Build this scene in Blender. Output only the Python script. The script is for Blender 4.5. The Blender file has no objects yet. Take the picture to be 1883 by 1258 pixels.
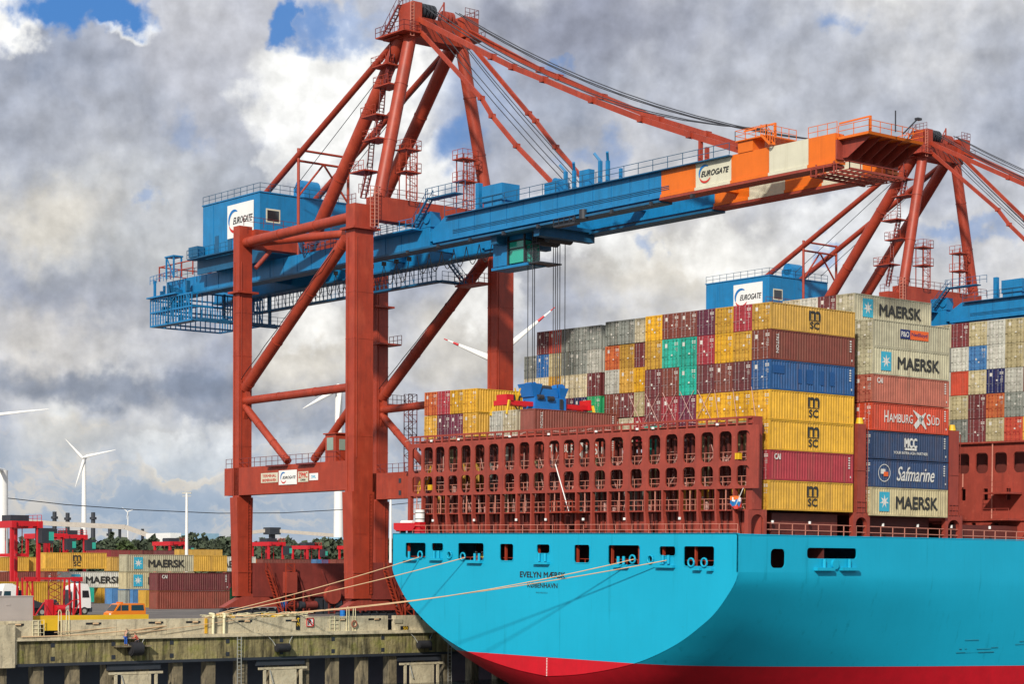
import bpy, math, random
from mathutils import Vector as V, Matrix
S=bpy.context.scene; COL=S.collection
random.seed(7)
rad=math.radians
# ------------------------------------------------------------------ camera, sky, sun
# world frame: X = along quay / ship axis (forward), Y = to port (landwards), Z up, metres
CF,CX,CY,CSH=3744.58,941.5,629.,422.0
CAM=V((-143.57,-134.56,-6.31)); YAW=rad(50.323); ROLL=.0031
Fw=V((math.cos(YAW),math.sin(YAW),0)); Rt=V((math.sin(YAW),-math.cos(YAW),0)); Up=V((0,0,1))
Rt,Up=Rt*math.cos(ROLL)+Up*math.sin(ROLL),Up*math.cos(ROLL)-Rt*math.sin(ROLL)
cam=bpy.data.cameras.new('camera'); co=bpy.data.objects.new('camera',cam); COL.objects.link(co)
m=Matrix((Rt,Up,-Fw)).transposed().to_4x4(); m.translation=CAM; co.matrix_world=m
cam.sensor_width=36; cam.lens=36*CF/1883; cam.shift_y=CSH/1883; cam.clip_start=1; cam.clip_end=30000
S.camera=co
S.view_settings.view_transform='Standard'; S.view_settings.look='None'; S.view_settings.exposure=0.0; S.view_settings.gamma=1
SUNAZ=rad(215); SUNEL=rad(31)
sd=V((math.cos(SUNAZ)*math.cos(SUNEL),math.sin(SUNAZ)*math.cos(SUNEL),math.sin(SUNEL)))
sl=bpy.data.lights.new('sun','SUN'); sl.energy=4.3; sl.angle=rad(3.0); sl.color=(1,.93,.82)
so=bpy.data.objects.new('sun',sl); COL.objects.link(so); so.rotation_euler=sd.to_track_quat('Z','Y').to_euler(); so.location=(0,0,200)
def un(u,v,X=None,Y=None,Z=None):            # a sight line of the survey camera cut by a world plane
    d=Fw+Rt*((u-CX)/CF)-Up*((v-CY-CSH)/CF)
    i,val=(0,X) if X is not None else (1,Y) if Y is not None else (2,Z)
    return CAM+d*((val-CAM[i])/d[i])
P=un
HEEL=.0121
def us(u,v,**k):                              # the same in the ship's own (slightly heeled) frame
    p=un(u,v,**k); return V((p.x,p.y,p.z-(p.y-27.5)*HEEL))
SHIP=Matrix.Translation((0,27.5,0))@Matrix.Rotation(HEEL,4,'X')@Matrix.Translation((0,-27.5,0))

def world():
    w=bpy.data.worlds.new('World'); S.world=w; w.use_nodes=True; nt=w.node_tree; N=nt.nodes; Lk=nt.links; N.clear()
    def nd(t,**k):
        n=N.new(t)
        for a,b in k.items(): setattr(n,a,b)
        return n
    def lk(a,b): Lk.new(a,b)
    def mt(op,a,b=None,c=None,clamp=False):
        n=nd('ShaderNodeMath',operation=op,use_clamp=clamp)
        for i,x in enumerate((a,b,c)):
            if x is None: continue
            if isinstance(x,(int,float)): n.inputs[i].default_value=x
            else: lk(x,n.inputs[i])
        return n.outputs[0]
    sky=nd('ShaderNodeTexSky',sky_type='NISHITA',sun_disc=False,sun_elevation=SUNEL,sun_rotation=math.pi/2-SUNAZ)
    tc=nd('ShaderNodeTexCoord'); sep=nd('ShaderNodeSeparateXYZ'); lk(tc.outputs['Generated'],sep.inputs[0])
    az=mt('ARCTAN2',sep.outputs[1],sep.outputs[0]); el=mt('ARCSINE',sep.outputs[2])
    A=mt('MULTIPLY',mt('SUBTRACT',YAW,az),57.2958)      # degrees to the right of the harbour view
    E_=mt('MULTIPLY',el,57.2958)
    cb=nd('ShaderNodeCombineXYZ'); lk(A,cb.inputs[0]); lk(E_,cb.inputs[1])
    # domain warp for billowing edges
    def noise(sc,det,rough,vec,off=0,dist=0):
        mp=nd('ShaderNodeMapping'); mp.inputs['Location'].default_value=(off,off*.7,off*1.3); lk(vec,mp.inputs[0])
        n=nd('ShaderNodeTexNoise',noise_dimensions='2D'); n.inputs['Scale'].default_value=sc; n.inputs['Detail'].default_value=det; n.inputs['Roughness'].default_value=rough; n.inputs['Distortion'].default_value=dist
        lk(mp.outputs[0],n.inputs[0]); return n
    wn=noise(.40,5,.5,cb.outputs[0],31)
    vm=nd('ShaderNodeVectorMath',operation='SUBTRACT'); lk(wn.outputs['Color'],vm.inputs[0]); vm.inputs[1].default_value=(.5,.5,.5)
    vs=nd('ShaderNodeVectorMath',operation='SCALE'); lk(vm.outputs[0],vs.inputs[0]); vs.inputs['Scale'].default_value=2.6
    va=nd('ShaderNodeVectorMath',operation='ADD'); lk(cb.outputs[0],va.inputs[0]); lk(vs.outputs[0],va.inputs[1]); W0=va.outputs[0]
    w2=noise(1.9,6,.55,cb.outputs[0],57); v2=nd('ShaderNodeVectorMath',operation='SUBTRACT'); lk(w2.outputs['Color'],v2.inputs[0]); v2.inputs[1].default_value=(.5,.5,.5)
    v3=nd('ShaderNodeVectorMath',operation='SCALE'); lk(v2.outputs[0],v3.inputs[0]); v3.inputs['Scale'].default_value=.8
    v4=nd('ShaderNodeVectorMath',operation='ADD'); lk(W0,v4.inputs[0]); lk(v3.outputs[0],v4.inputs[1]); W=v4.outputs[0]
    def blob(u,v,ru,rv,sharp=1.0):
        a=math.degrees(math.atan((u-CX)/CF)); e=math.degrees(math.atan((CY+CSH-v)/CF))
        mp=nd('ShaderNodeMapping'); mp.vector_type='POINT'
        sx,sy=65.4/ru,65.4/rv
        mp.inputs['Location'].default_value=(-a*sx,-e*sy,0); mp.inputs['Scale'].default_value=(sx,sy,1); lk(W,mp.inputs[0])
        ln=nd('ShaderNodeVectorMath',operation='LENGTH'); lk(mp.outputs[0],ln.inputs[0])
        mr=nd('ShaderNodeMapRange',interpolation_type='SMOOTHSTEP'); mr.inputs[1].default_value=1+.5/sharp; mr.inputs[2].default_value=1-.5/sharp; mr.inputs[3].default_value=0; mr.inputs[4].default_value=1
        lk(ln.outputs['Value'],mr.inputs[0]); return mr.outputs[0]
    def mix(f,a,b):
        n=nd('ShaderNodeMix',data_type='RGBA')
        if isinstance(f,(int,float)): n.inputs[0].default_value=f
        else: lk(f,n.inputs[0])
        for i,x in ((6,a),(7,b)):
            if isinstance(x,tuple): n.inputs[i].default_value=(*x,1)
            else: lk(x,n.inputs[i])
        return n.outputs[2]
    # base of the overcast: grey-lilac with soft structure
    n1=noise(.17,8,.50,W,3); n2=noise(.5,7,.5,cb.outputs[0],11)
    r=nd('ShaderNodeValToRGB'); lk(mt('ADD',mt('MULTIPLY',n1.outputs[0],.72),mt('MULTIPLY',n2.outputs[0],.28)),r.inputs[0])
    e=r.color_ramp.elements; e[0].position=.30; e[0].color=(.29,.33,.42,1); e[1].position=.70; e[1].color=(.78,.78,.76,1)
    x=e.new(.42); x.color=(.42,.45,.53,1); x=e.new(.50); x.color=(.53,.55,.60,1); x=e.new(.60); x.color=(.64,.64,.65,1)
    base=r.outputs[0]
    bright=(.93,.93,.91); cream=(.70,.66,.58); slate=(.15,.185,.26); grey=(.33,.35,.42)
    L=base
    for u,v,ru,rv,c,f in [(250,380,330,150,(.48,.50,.52),.5),(420,90,200,130,(.52,.53,.58),.8),(130,560,240,55,(.26,.29,.37),.6),(60,250,220,50,(.42,.44,.50),.4),
        (250,725,400,40,(.19,.23,.31),.8),(520,775,240,22,slate,.4),(1060,50,260,70,(.27,.29,.37),.8),(1720,330,160,50,(.44,.46,.53),.4),(1050,480,110,70,(.36,.37,.41),.6),(1480,210,350,160,(.50,.52,.57),.6),
        (1150,330,160,90,(.55,.55,.57),.6),(300,490,220,60,(.42,.44,.46),.4),(80,420,120,70,cream,.8),(60,640,90,60,(.6,.56,.5),.5),(560,640,110,90,cream,.85),(860,620,120,90,cream,.75),
        (1240,490,190,75,cream,.8),(1130,450,70,40,bright,.6),(330,860,110,40,cream,.6),(400,830,60,26,bright,.55),(130,820,90,30,cream,.6)]:
        L=mix(mt('MULTIPLY',blob(u,v,ru,rv,.8),f),L,c)
    for u,v,ru,rv,f in [(650,150,165,105,1.0),(500,300,60,40,.5),(1000,420,110,60,.6),(1330,470,110,55,.6),(1560,420,120,60,.5),(560,600,70,50,.6),(900,560,80,60,.6),(360,850,120,24,.6),(560,235,110,70,.9),(720,330,90,60,.7),(215,70,44,32,1),(20,60,75,62,1),(790,300,70,45,.7),(600,330,70,30,.6)]:
        sh=nd('ShaderNodeMath',operation='MULTIPLY'); L=mix(mt('MULTIPLY',blob(u,v,ru,rv,1.8),f),L,bright)
    # fine relief on the lit clouds
    hv=noise(1.1,7,.52,cb.outputs[0],77)
    rel=nd('ShaderNodeMapRange'); rel.inputs[1].default_value=.3; rel.inputs[2].default_value=.7; rel.inputs[3].default_value=.88; rel.inputs[4].default_value=1.10; lk(hv.outputs[0],rel.inputs[0])
    ea=noise(.62,7,.55,cb.outputs[0],90); eo=nd('ShaderNodeVectorMath',operation='ADD'); lk(cb.outputs[0],eo.inputs[0]); eo.inputs[1].default_value=(-.22,.26,0); eb=noise(.62,7,.55,eo.outputs[0],90)
    em=mt('ADD',mt('MULTIPLY',mt('SUBTRACT',ea.outputs[0],eb.outputs[0]),.75),1.0)
    em2=mt('MULTIPLY',em,rel.outputs[0])
    vv=nd('ShaderNodeVectorMath',operation='SCALE'); lk(L,vv.inputs[0]); lk(em2,vv.inputs['Scale']); L=vv.outputs[0]
    # low band: hazy blue-grey
    lo=nd('ShaderNodeMapRange',interpolation_type='SMOOTHSTEP'); lo.inputs[1].default_value=5.2; lo.inputs[2].default_value=1.2; lk(E_,lo.inputs[0])
    st=nd('ShaderNodeMapping'); st.inputs['Scale'].default_value=(.35,1.5,1); lk(W,st.inputs[0])
    ns=noise(1.0,8,.55,st.outputs[0],5)
    rb=nd('ShaderNodeValToRGB'); lk(ns.outputs[0],rb.inputs[0]); e=rb.color_ramp.elements
    e[0].position=.36; e[0].color=(.27,.37,.50,1); e[1].position=.66; e[1].color=(.60,.57,.52,1); x=e.new(.5); x.color=(.36,.44,.54,1)
    L=mix(mt('MULTIPLY',lo.outputs[0],.85),L,rb.outputs[0])
    # holes of blue
    blue=None
    for u,v,ru,rv,f in [(120,30,75,50,1),(190,50,70,40,1),(100,10,70,30,1),(515,40,34,46,.95),(580,62,70,30,.85),(640,48,60,22,.6),(345,245,34,26,.3),(270,372,18,18,.4),(860,265,50,34,.75),
        (1100,275,40,26,.45),(1540,50,34,18,.5),(1850,8,50,14,.6),(1200,440,22,16,.5),(1520,455,30,12,.6),(1790,445,90,16,.5),(1020,98,20,12,.5),(860,180,90,60,.35)]:
        b=mt('MULTIPLY',blob(u,v,ru,rv,1.5 if f>.9 else .75),f); blue=b if blue is None else mt('MAXIMUM',blue,b)
    skc=mix(.80,sky.outputs[0],(.45,2.2,6.2))
    sc=nd('ShaderNodeVectorMath',operation='SCALE'); lk(L,sc.inputs[0]); sc.inputs['Scale'].default_value=10.8
    fin=mix(blue,sc.outputs[0],skc)
    bg=nd('ShaderNodeBackground'); bg.inputs[1].default_value=.1; lk(fin,bg.inputs[0])
    out=nd('ShaderNodeOutputWorld'); lk(bg.outputs[0],out.inputs[0])
world()

# ------------------------------------------------------------------ materials
MATS={}
def mat(name,c=(.5,.5,.5),rough=.5,metal=0,var=.12,rust=0,streak=0,scale=.6,objcol=False,bump=0,spec=.5,stain=(.10,.045,.025)):
    if name in MATS: return MATS[name]
    m=bpy.data.materials.new(name); m.use_nodes=True; nt=m.node_tree; N=nt.nodes; L=nt.links; b=N['Principled BSDF']
    b.inputs['Roughness'].default_value=rough; b.inputs['Metallic'].default_value=metal; b.inputs['Specular IOR Level'].default_value=spec
    tc=N.new('ShaderNodeTexCoord'); geo=N.new('ShaderNodeNewGeometry')
    if objcol:
        oi=N.new('ShaderNodeObjectInfo'); src=oi.outputs['Color']
    else:
        rg=N.new('ShaderNodeRGB'); rg.outputs[0].default_value=(*c,1); src=rg.outputs[0]
    n=N.new('ShaderNodeTexNoise'); n.inputs['Scale'].default_value=scale; n.inputs['Detail'].default_value=6; n.inputs['Roughness'].default_value=.6; L.new(geo.outputs['Position'],n.inputs[0])
    mr=N.new('ShaderNodeMapRange'); mr.inputs[1].default_value=.3; mr.inputs[2].default_value=.7; mr.inputs[3].default_value=1-var; mr.inputs[4].default_value=1+var*.7; L.new(n.outputs[0],mr.inputs[0])
    v=N.new('ShaderNodeVectorMath'); v.operation='SCALE'; L.new(src,v.inputs[0]); L.new(mr.outputs[0],v.inputs['Scale']); cur=v.outputs[0]
    def over(fac,col,cur):
        x=N.new('ShaderNodeMix'); x.data_type='RGBA'; L.new(fac,x.inputs[0]); L.new(cur,x.inputs[6]); x.inputs[7].default_value=(*col,1); return x.outputs[2]
    if rust:
        n=N.new('ShaderNodeTexNoise'); n.inputs['Scale'].default_value=1.7; n.inputs['Detail'].default_value=9; n.inputs['Roughness'].default_value=.75; L.new(geo.outputs['Position'],n.inputs[0])
        r=N.new('ShaderNodeMapRange'); r.inputs[1].default_value=.60; r.inputs[2].default_value=.70; r.inputs[4].default_value=rust; L.new(n.outputs[0],r.inputs[0]); cur=over(r.outputs[0],stain,cur)
    if streak:
        mp=N.new('ShaderNodeMapping'); mp.inputs['Scale'].default_value=(1.6,1.6,.09); L.new(geo.outputs['Position'],mp.inputs[0])
        n=N.new('ShaderNodeTexNoise'); n.inputs['Scale'].default_value=1.3; n.inputs['Detail'].default_value=7; n.inputs['Roughness'].default_value=.7; L.new(mp.outputs[0],n.inputs[0])
        r=N.new('ShaderNodeMapRange'); r.inputs[1].default_value=.5; r.inputs[2].default_value=.72; r.inputs[4].default_value=streak; L.new(n.outputs[0],r.inputs[0]); cur=over(r.outputs[0],stain,cur)
    L.new(cur,b.inputs['Base Color'])
    if bump:
        n=N.new('ShaderNodeTexNoise'); n.inputs['Scale'].default_value=3; n.inputs['Detail'].default_value=8; L.new(geo.outputs['Position'],n.inputs[0])
        bp=N.new('ShaderNodeBump'); bp.inputs['Strength'].default_value=bump; bp.inputs['Distance'].default_value=.2; L.new(n.outputs[0],bp.inputs['Height']); L.new(bp.outputs[0],b.inputs['Normal'])
    MATS[name]=m; return m
RED=mat('crane red paint',(.355,.043,.018),.5,var=.2,rust=.6,streak=.55,stain=(.15,.028,.018))
BLU=mat('crane blue paint',(.006,.19,.44),.42,var=.14,rust=.3,streak=.4,stain=(.012,.08,.15))
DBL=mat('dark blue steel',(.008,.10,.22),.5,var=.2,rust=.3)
ORA=mat('boom orange paint',(.72,.15,.008),.45,var=.08,streak=.3,stain=(.35,.07,.01))
CRE=mat('boom cream paint',(.62,.60,.47),.5,var=.08,streak=.3,stain=(.36,.32,.2))
WHT=mat('white paint',(.80,.80,.78),.5,var=.04,streak=.1,stain=(.5,.48,.42))
BLK=mat('black paint',(.012,.012,.014),.5)
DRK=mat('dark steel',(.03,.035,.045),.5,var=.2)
ROPE=mat('wire rope',(.04,.045,.055),.5)
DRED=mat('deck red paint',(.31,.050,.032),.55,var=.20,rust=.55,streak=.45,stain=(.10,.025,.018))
SILL=mat('shaded red brown paint',(.21,.034,.026),.6,var=.25,rust=.6,streak=.5,stain=(.08,.02,.015))  # red darkened so the shade on the sill beams is in the colour
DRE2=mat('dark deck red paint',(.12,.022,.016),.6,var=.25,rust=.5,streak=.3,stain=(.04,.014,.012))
HULL=mat('hull light blue paint',(.008,.375,.575),.5,var=.06,scale=.12,streak=.12,stain=(.0,.26,.40),spec=.25)
BOOT=mat('red bottom paint',(.56,.006,.018),.45,var=.12,streak=.25,stain=(.3,.02,.02))
CON=mat('container paint',objcol=True,rough=.5,var=.20,rust=.65,streak=.5,scale=.9,stain=(.13,.075,.045))
CONC=mat('concrete',(.54,.47,.32),.85,var=.22,rust=.25,streak=.35,bump=.3,stain=(.24,.20,.12))
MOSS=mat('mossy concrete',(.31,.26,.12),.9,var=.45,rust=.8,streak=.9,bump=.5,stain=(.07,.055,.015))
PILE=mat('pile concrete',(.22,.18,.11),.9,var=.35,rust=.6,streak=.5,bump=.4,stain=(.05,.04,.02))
ASPH=mat('asphalt',(.115,.105,.10),.9,var=.2,bump=.2,rust=.2,stain=(.07,.065,.06))
YEL=mat('yellow paint',(.70,.43,.015),.5,var=.08)
GLG=mat('green tinted glass',(.02,.38,.28),.1,spec=.9,var=.05)
GLD=mat('dark glass',(.02,.025,.03),.08,spec=.9)
RUB=mat('black rubber',(.018,.018,.022),.7)
SRED=mat('carrier red paint',(.55,.012,.02),.4,var=.1)
CAB_=mat('bright blue paint',(.008,.16,.52),.4,var=.15,rust=.4)
HEMP=mat('mooring rope',(.62,.42,.24),.8)
ALU=mat('galvanised steel',(.42,.42,.38),.45,metal=.3)
SKIN=mat('skin',(.45,.25,.17),.6)

def layer(m,col,scale,lo,hi,amt,stretch=(1,1,1),det=8,rough=.65,coord='Position'):
    nt=m.node_tree; N=nt.nodes; L=nt.links; b=N['Principled BSDF']; src=b.inputs['Base Color'].links[0].from_socket
    g=N.new('ShaderNodeNewGeometry'); mp=N.new('ShaderNodeMapping'); mp.inputs['Scale'].default_value=stretch; L.new(g.outputs[coord],mp.inputs[0])
    n=N.new('ShaderNodeTexNoise'); n.inputs['Scale'].default_value=scale; n.inputs['Detail'].default_value=det; n.inputs['Roughness'].default_value=rough; L.new(mp.outputs[0],n.inputs[0])
    r=N.new('ShaderNodeMapRange'); r.inputs[1].default_value=lo; r.inputs[2].default_value=hi; r.inputs[4].default_value=amt; L.new(n.outputs[0],r.inputs[0])
    x=N.new('ShaderNodeMix'); x.data_type='RGBA'; L.new(r.outputs[0],x.inputs[0]); L.new(src,x.inputs[6]); x.inputs[7].default_value=(*col,1); L.new(x.outputs[2],b.inputs['Base Color'])
def plates(m,col,w,h,amt,seam=.006):
    nt=m.node_tree; N=nt.nodes; L=nt.links; b=N['Principled BSDF']; src=b.inputs['Base Color'].links[0].from_socket
    g=N.new('ShaderNodeNewGeometry'); sp=N.new('ShaderNodeSeparateXYZ'); L.new(g.outputs['Position'],sp.inputs[0]); a=N.new('ShaderNodeMath'); L.new(sp.outputs[0],a.inputs[0]); L.new(sp.outputs[1],a.inputs[1]); c=N.new('ShaderNodeCombineXYZ'); L.new(a.outputs[0],c.inputs[0]); L.new(sp.outputs[2],c.inputs[1])
    t=N.new('ShaderNodeTexBrick'); t.inputs['Scale'].default_value=1; t.inputs['Brick Width'].default_value=w; t.inputs['Row Height'].default_value=h; t.inputs['Mortar Size'].default_value=seam*2; t.inputs['Mortar Smooth'].default_value=.3; t.inputs['Color1'].default_value=(0,0,0,1); t.inputs['Color2'].default_value=(.55,.55,.55,1); t.inputs['Mortar'].default_value=(1,1,1,1); L.new(c.outputs[0],t.inputs[0])
    q=N.new('ShaderNodeMath'); q.operation='MULTIPLY'; L.new(t.outputs['Color'],q.inputs[0]); q.inputs[1].default_value=amt
    x=N.new('ShaderNodeMix'); x.data_type='RGBA'; L.new(q.outputs[0],x.inputs[0]); L.new(src,x.inputs[6]); x.inputs[7].default_value=(*col,1); L.new(x.outputs[2],b.inputs['Base Color'])
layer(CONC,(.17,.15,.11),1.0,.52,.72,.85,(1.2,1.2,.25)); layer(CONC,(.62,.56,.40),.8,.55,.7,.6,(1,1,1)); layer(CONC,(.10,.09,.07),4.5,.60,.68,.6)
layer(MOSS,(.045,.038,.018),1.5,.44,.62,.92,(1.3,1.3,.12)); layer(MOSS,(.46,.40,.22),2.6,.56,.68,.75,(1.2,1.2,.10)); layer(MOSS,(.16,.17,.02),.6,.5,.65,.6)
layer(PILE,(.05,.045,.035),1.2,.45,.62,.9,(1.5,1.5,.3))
plates(HULL,(.0,.24,.38),9.0,2.6,.10); layer(HULL,(.0,.20,.30),1.0,.60,.74,.55,(1,1,.06)); layer(HULL,(.02,.22,.28),2.2,.66,.74,.5,(.35,.35,2.2))
plates(BOOT,(.30,.01,.02),9.0,2.6,.2)
plates(RED,(.22,.03,.014),6,3.1,.28); layer(RED,(.50,.085,.04),.35,.55,.7,.5,(1,1,.4)); layer(RED,(.20,.025,.02),2.5,.6,.72,.5,(1.2,1.2,.12))
plates(BLU,(.008,.12,.28),5,2.6,.25); layer(DRED,(.20,.035,.028),2.0,.55,.7,.6,(1.3,1.3,.2)); layer(DRED,(.50,.13,.08),1.3,.6,.72,.4)
layer(ASPH,(.21,.19,.17),.12,.45,.62,.6); layer(ASPH,(.05,.05,.05),.5,.58,.68,.6,(.3,2,1))
# ------------------------------------------------------------------ mesh helpers
class M:
    def __init__(s): s.v=[]; s.f=[]; s.sm=[]
    def add(s,vs,fs,sm=False):
        o=len(s.v); s.v+=[tuple(x) for x in vs]; s.f+=[tuple(i+o for i in f) for f in fs]; s.sm+=[sm]*len(fs)
        return s
    def box(s,x0,x1,y0,y1,z0,z1):
        vs=[(x,y,z) for z in (z0,z1) for y in (y0,y1) for x in (x0,x1)]
        return s.add(vs,[(0,2,3,1),(4,5,7,6),(0,1,5,4),(2,6,7,3),(0,4,6,2),(1,3,7,5)])
    def hexa(s,b,t): # two 4-loops
        return s.add(list(b)+list(t),[(3,2,1,0),(4,5,6,7)]+[(i,(i+1)%4,(i+1)%4+4,i+4) for i in range(4)])
    def bar(s,p,q,w=.1,h=None,up=(0,0,1)):
        p,q=V(p),V(q); h=h or w; d=(q-p)
        if d.length<1e-6: return s
        d.normalize(); u=V(up)
        if abs(d.dot(u))>.99: u=V((1,0,0))
        a=d.cross(u).normalized(); b=a.cross(d)
        o=[(-1,-1),(1,-1),(1,1),(-1,1)]
        return s.hexa([p+a*(i*w/2)+b*(j*h/2) for i,j in o],[q+a*(i*w/2)+b*(j*h/2) for i,j in o])
    def tube(s,p,q,r,n=12,r2=None,cap=True):
        p,q=V(p),V(q); r2=r if r2 is None else r2; d=(q-p).normalized(); u=V((0,0,1)) if abs(d.z)<.9 else V((1,0,0))
        a=d.cross(u).normalized(); b=a.cross(d); vs=[]
        for c,rr in ((p,r),(q,r2)):
            for i in range(n):
                t=2*math.pi*i/n; vs.append(c+a*math.cos(t)*rr+b*math.sin(t)*rr)
        s.add(vs,[(i,(i+1)%n,(i+1)%n+n,i+n) for i in range(n)],True)
        if cap: s.add(vs,[tuple(range(n-1,-1,-1)),tuple(range(n,2*n))])
        return s
    def path(s,pts,r,n=6):
        for a,b in zip(pts[:-1],pts[1:]): s.tube(a,b,r,n)
        return s
    def rail(s,pts,h=1.1,step=2.0,t=.05,mid=2):
        pts=[V(p) for p in pts]
        for a,b in zip(pts[:-1],pts[1:]):
            L=(b-a).length; k=max(1,round(L/step))
            for i in range(k+1):
                c=a.lerp(b,i/k); s.bar(c,c+V((0,0,h)),t)
            for j in range(1,mid+1):
                z=V((0,0,h*j/mid)); s.bar(a+z,b+z,t)
        return s
    def stair(s,a,b,w=.9,wd=(1,0,0)):
        a,b=V(a),V(b); wd=V(wd)*w/2
        for sg in (-1,1):
            s.bar(a+wd*sg,b+wd*sg,.08,.22); s.bar(a+wd*sg+V((0,0,1)),b+wd*sg+V((0,0,1)),.05)
            for t in (0,.25,.5,.75,1): c=a.lerp(b,t)+wd*sg; s.bar(c,c+V((0,0,1)),.05)
        k=max(2,int((b-a).length/.45))
        for i in range(k+1):
            c=a.lerp(b,i/k); s.bar(c-wd,c+wd,.22,.05)
        return s
    def ladder(s,a,b,w=.5,wd=(1,0,0),t=.05):
        a,b=V(a),V(b); wd=V(wd)*w/2
        for sg in (-1,1): s.bar(a+wd*sg,b+wd*sg,t)
        k=max(2,int((b-a).length/.4))
        for i in range(k+1): c=a.lerp(b,i/k); s.bar(c-wd,c+wd,t*.8)
        return s
    def truss(s,a,b,n,w,t=.08):   # flat zigzag between two parallel rails offset w
        a,b,w=V(a),V(b),V(w); s.bar(a,b,t*1.3); s.bar(a+w,b+w,t*1.3)
        for i in range(n):
            p=a.lerp(b,i/n); q=a.lerp(b,(i+1)/n); s.bar(p,p+w,t)
            if i%2: s.bar(p,q+w,t*.8)
            else: s.bar(p+w,q,t*.8)
        s.bar(b,b+w,t); return s
    def mesh(s,name,mt):
        me=bpy.data.meshes.new(name); me.from_pydata([tuple(x) for x in s.v],[],s.f); me.materials.append(mt)
        me.polygons.foreach_set('use_smooth',s.sm); me.update(); return me
def props(o,label=None,cat=None,group=None,kind=None):
    for k,x in (('label',label),('category',cat),('group',group),('kind',kind)):
        if x: o[k]=x
    return o
def obj(name,me,parent=None,base=None,color=None,M4=None):
    if isinstance(me,tuple): me=me[0].mesh(name,me[1])
    o=bpy.data.objects.new(name,me); COL.objects.link(o)
    if parent is not None:
        o.parent=parent
        if 'base' in BASE.get(parent.name,{}): o.location=-BASE[parent.name]['base']
    if M4 is not None: o.matrix_local=M4
    if color: o.color=(*color,1)
    return o
BASE={}
def thing(name,label,cat,base=(0,0,0),group=None,ship=False):
    """an Empty at the base of the thing; its parts are modelled in world (or ship) coordinates"""
    o=bpy.data.objects.new(name,None); COL.objects.link(o); o.empty_display_size=.5
    T=Matrix.Translation(base); o.matrix_world=SHIP@T if ship else T
    BASE[o.name]={'base':V(base)}; return props(o,label,cat,group)
KEEP={'lettering','markings','ship_name','home_port','number_lettering','draught_marks','scuff_marks','slot','anchor_pocket','platform_bracket','locking_bars','service_basket','tail_platform','hanging_catwalk','lower_walkway','light_tower','body','hull','emblem_flag','lashing_gear'}
def islands(m):
    par=list(range(len(m.v)))
    def fd(i):
        while par[i]!=i: par[i]=par[par[i]]; i=par[i]
        return i
    for f in m.f:
        a=fd(f[0])
        for i in f[1:]: par[fd(i)]=a
    seen={}
    for i,v in enumerate(m.v):
        k=(round(v[0],3),round(v[1],3),round(v[2],3))
        if k in seen: par[fd(i)]=fd(seen[k])
        else: seen[k]=i
    g={}
    for fi,f in enumerate(m.f): g.setdefault(fd(f[0]),[]).append(fi)
    bx=[]
    for fs in g.values():
        vs=[m.v[i] for fi in fs for i in m.f[fi]]; bx.append([[min(v[k] for v in vs)-.02 for k in range(3)],[max(v[k] for v in vs)+.02 for k in range(3)],fs])
    if len(bx)>260: return [list(range(len(m.f)))]
    ch=True
    p=list(range(len(bx)))
    def f2(i):
        while p[i]!=i: i=p[i]
        return i
    for i in range(len(bx)):
        for j in range(i):
            if all(bx[i][0][k]<=bx[j][1][k] and bx[j][0][k]<=bx[i][1][k] for k in range(3)):
                a,b=f2(i),f2(j)
                if a!=b: p[a]=b
    out={}
    for i in range(len(bx)): out.setdefault(f2(i),[]).extend(bx[i][2])
    return [sorted(x) for x in out.values()]
def part(root,name,m,mt,parent=None,label=None):
    isl=[None]
    if name not in KEEP:
        isl=islands(m)
        if len(isl)>100 or len(isl)<2: isl=[None]
    first=None
    for fs in isl:
        if fs is None: mm=m
        else:
            mm=M(); mp={}
            for fi in fs:
                f=[]
                for i in m.f[fi]:
                    if i not in mp: mp[i]=len(mm.v); mm.v.append(m.v[i])
                    f.append(mp[i])
                mm.f.append(tuple(f)); mm.sm.append(m.sm[fi])
        o=obj(name,(mm,mt),root)
        if parent is not None: o.parent=parent; o.location=(0,0,0)
        if label: o['label']=label
        first=first or o
    return first
def single(name,m,mt,label,cat,group=None,kind=None,ship=False,base=None):
    if base is not None:
        b=V(base); m.v=[tuple(V(x)-b) for x in m.v]
    else: b=V((0,0,0))
    o=obj(name,(m,mt)); T=Matrix.Translation(b); o.matrix_world=SHIP@T if ship else T
    return props(o,label,cat,group,kind)
def copy_tree(o,parent=None):
    c=o.copy(); COL.objects.link(c); c.parent=parent
    for ch in list(o.children): copy_tree(ch,c)
    return c
def shape2d(loops,depth,frame,bev=0):
    """plate with holes: first loop outside, others cut out. frame=4x4 placing local xy; returns M"""
    cu=bpy.data.curves.new('t','CURVE'); cu.dimensions='2D'; cu.fill_mode='BOTH'; cu.extrude=depth/2
    for lp in loops:
        sp=cu.splines.new('POLY'); sp.points.add(len(lp)-1)
        for i,(x,y) in enumerate(lp): sp.points[i].co=(x,y,0,1)
        sp.use_cyclic_u=True
    return cv2m(cu,frame)
def cv2m(cu,frame):
    o=bpy.data.objects.new('t',cu); COL.objects.link(o); dg=bpy.context.evaluated_depsgraph_get(); dg.update()
    me=bpy.data.meshes.new_from_object(o.evaluated_get(dg)); m=M()
    m.add([frame@v.co for v in me.vertices],[tuple(p.vertices) for p in me.polygons])
    bpy.data.objects.remove(o); bpy.data.curves.remove(cu) if cu.name in bpy.data.curves else None; bpy.data.meshes.remove(me); return m
def frame(origin,right,up):
    r,u=V(right).normalized(),V(up).normalized(); n=r.cross(u); m=Matrix((r,u,n)).transposed().to_4x4(); m.translation=V(origin); return m
def rrect(x0,x1,y0,y1,r,n=4):
    out=[]
    for cx,cy,a in ((x1-r,y1-r,0),(x0+r,y1-r,90),(x0+r,y0+r,180),(x1-r,y0+r,270)):
        for i in range(n+1): t=rad(a+90*i/n); out.append((cx+r*math.cos(t),cy+r*math.sin(t)))
    return out
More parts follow.
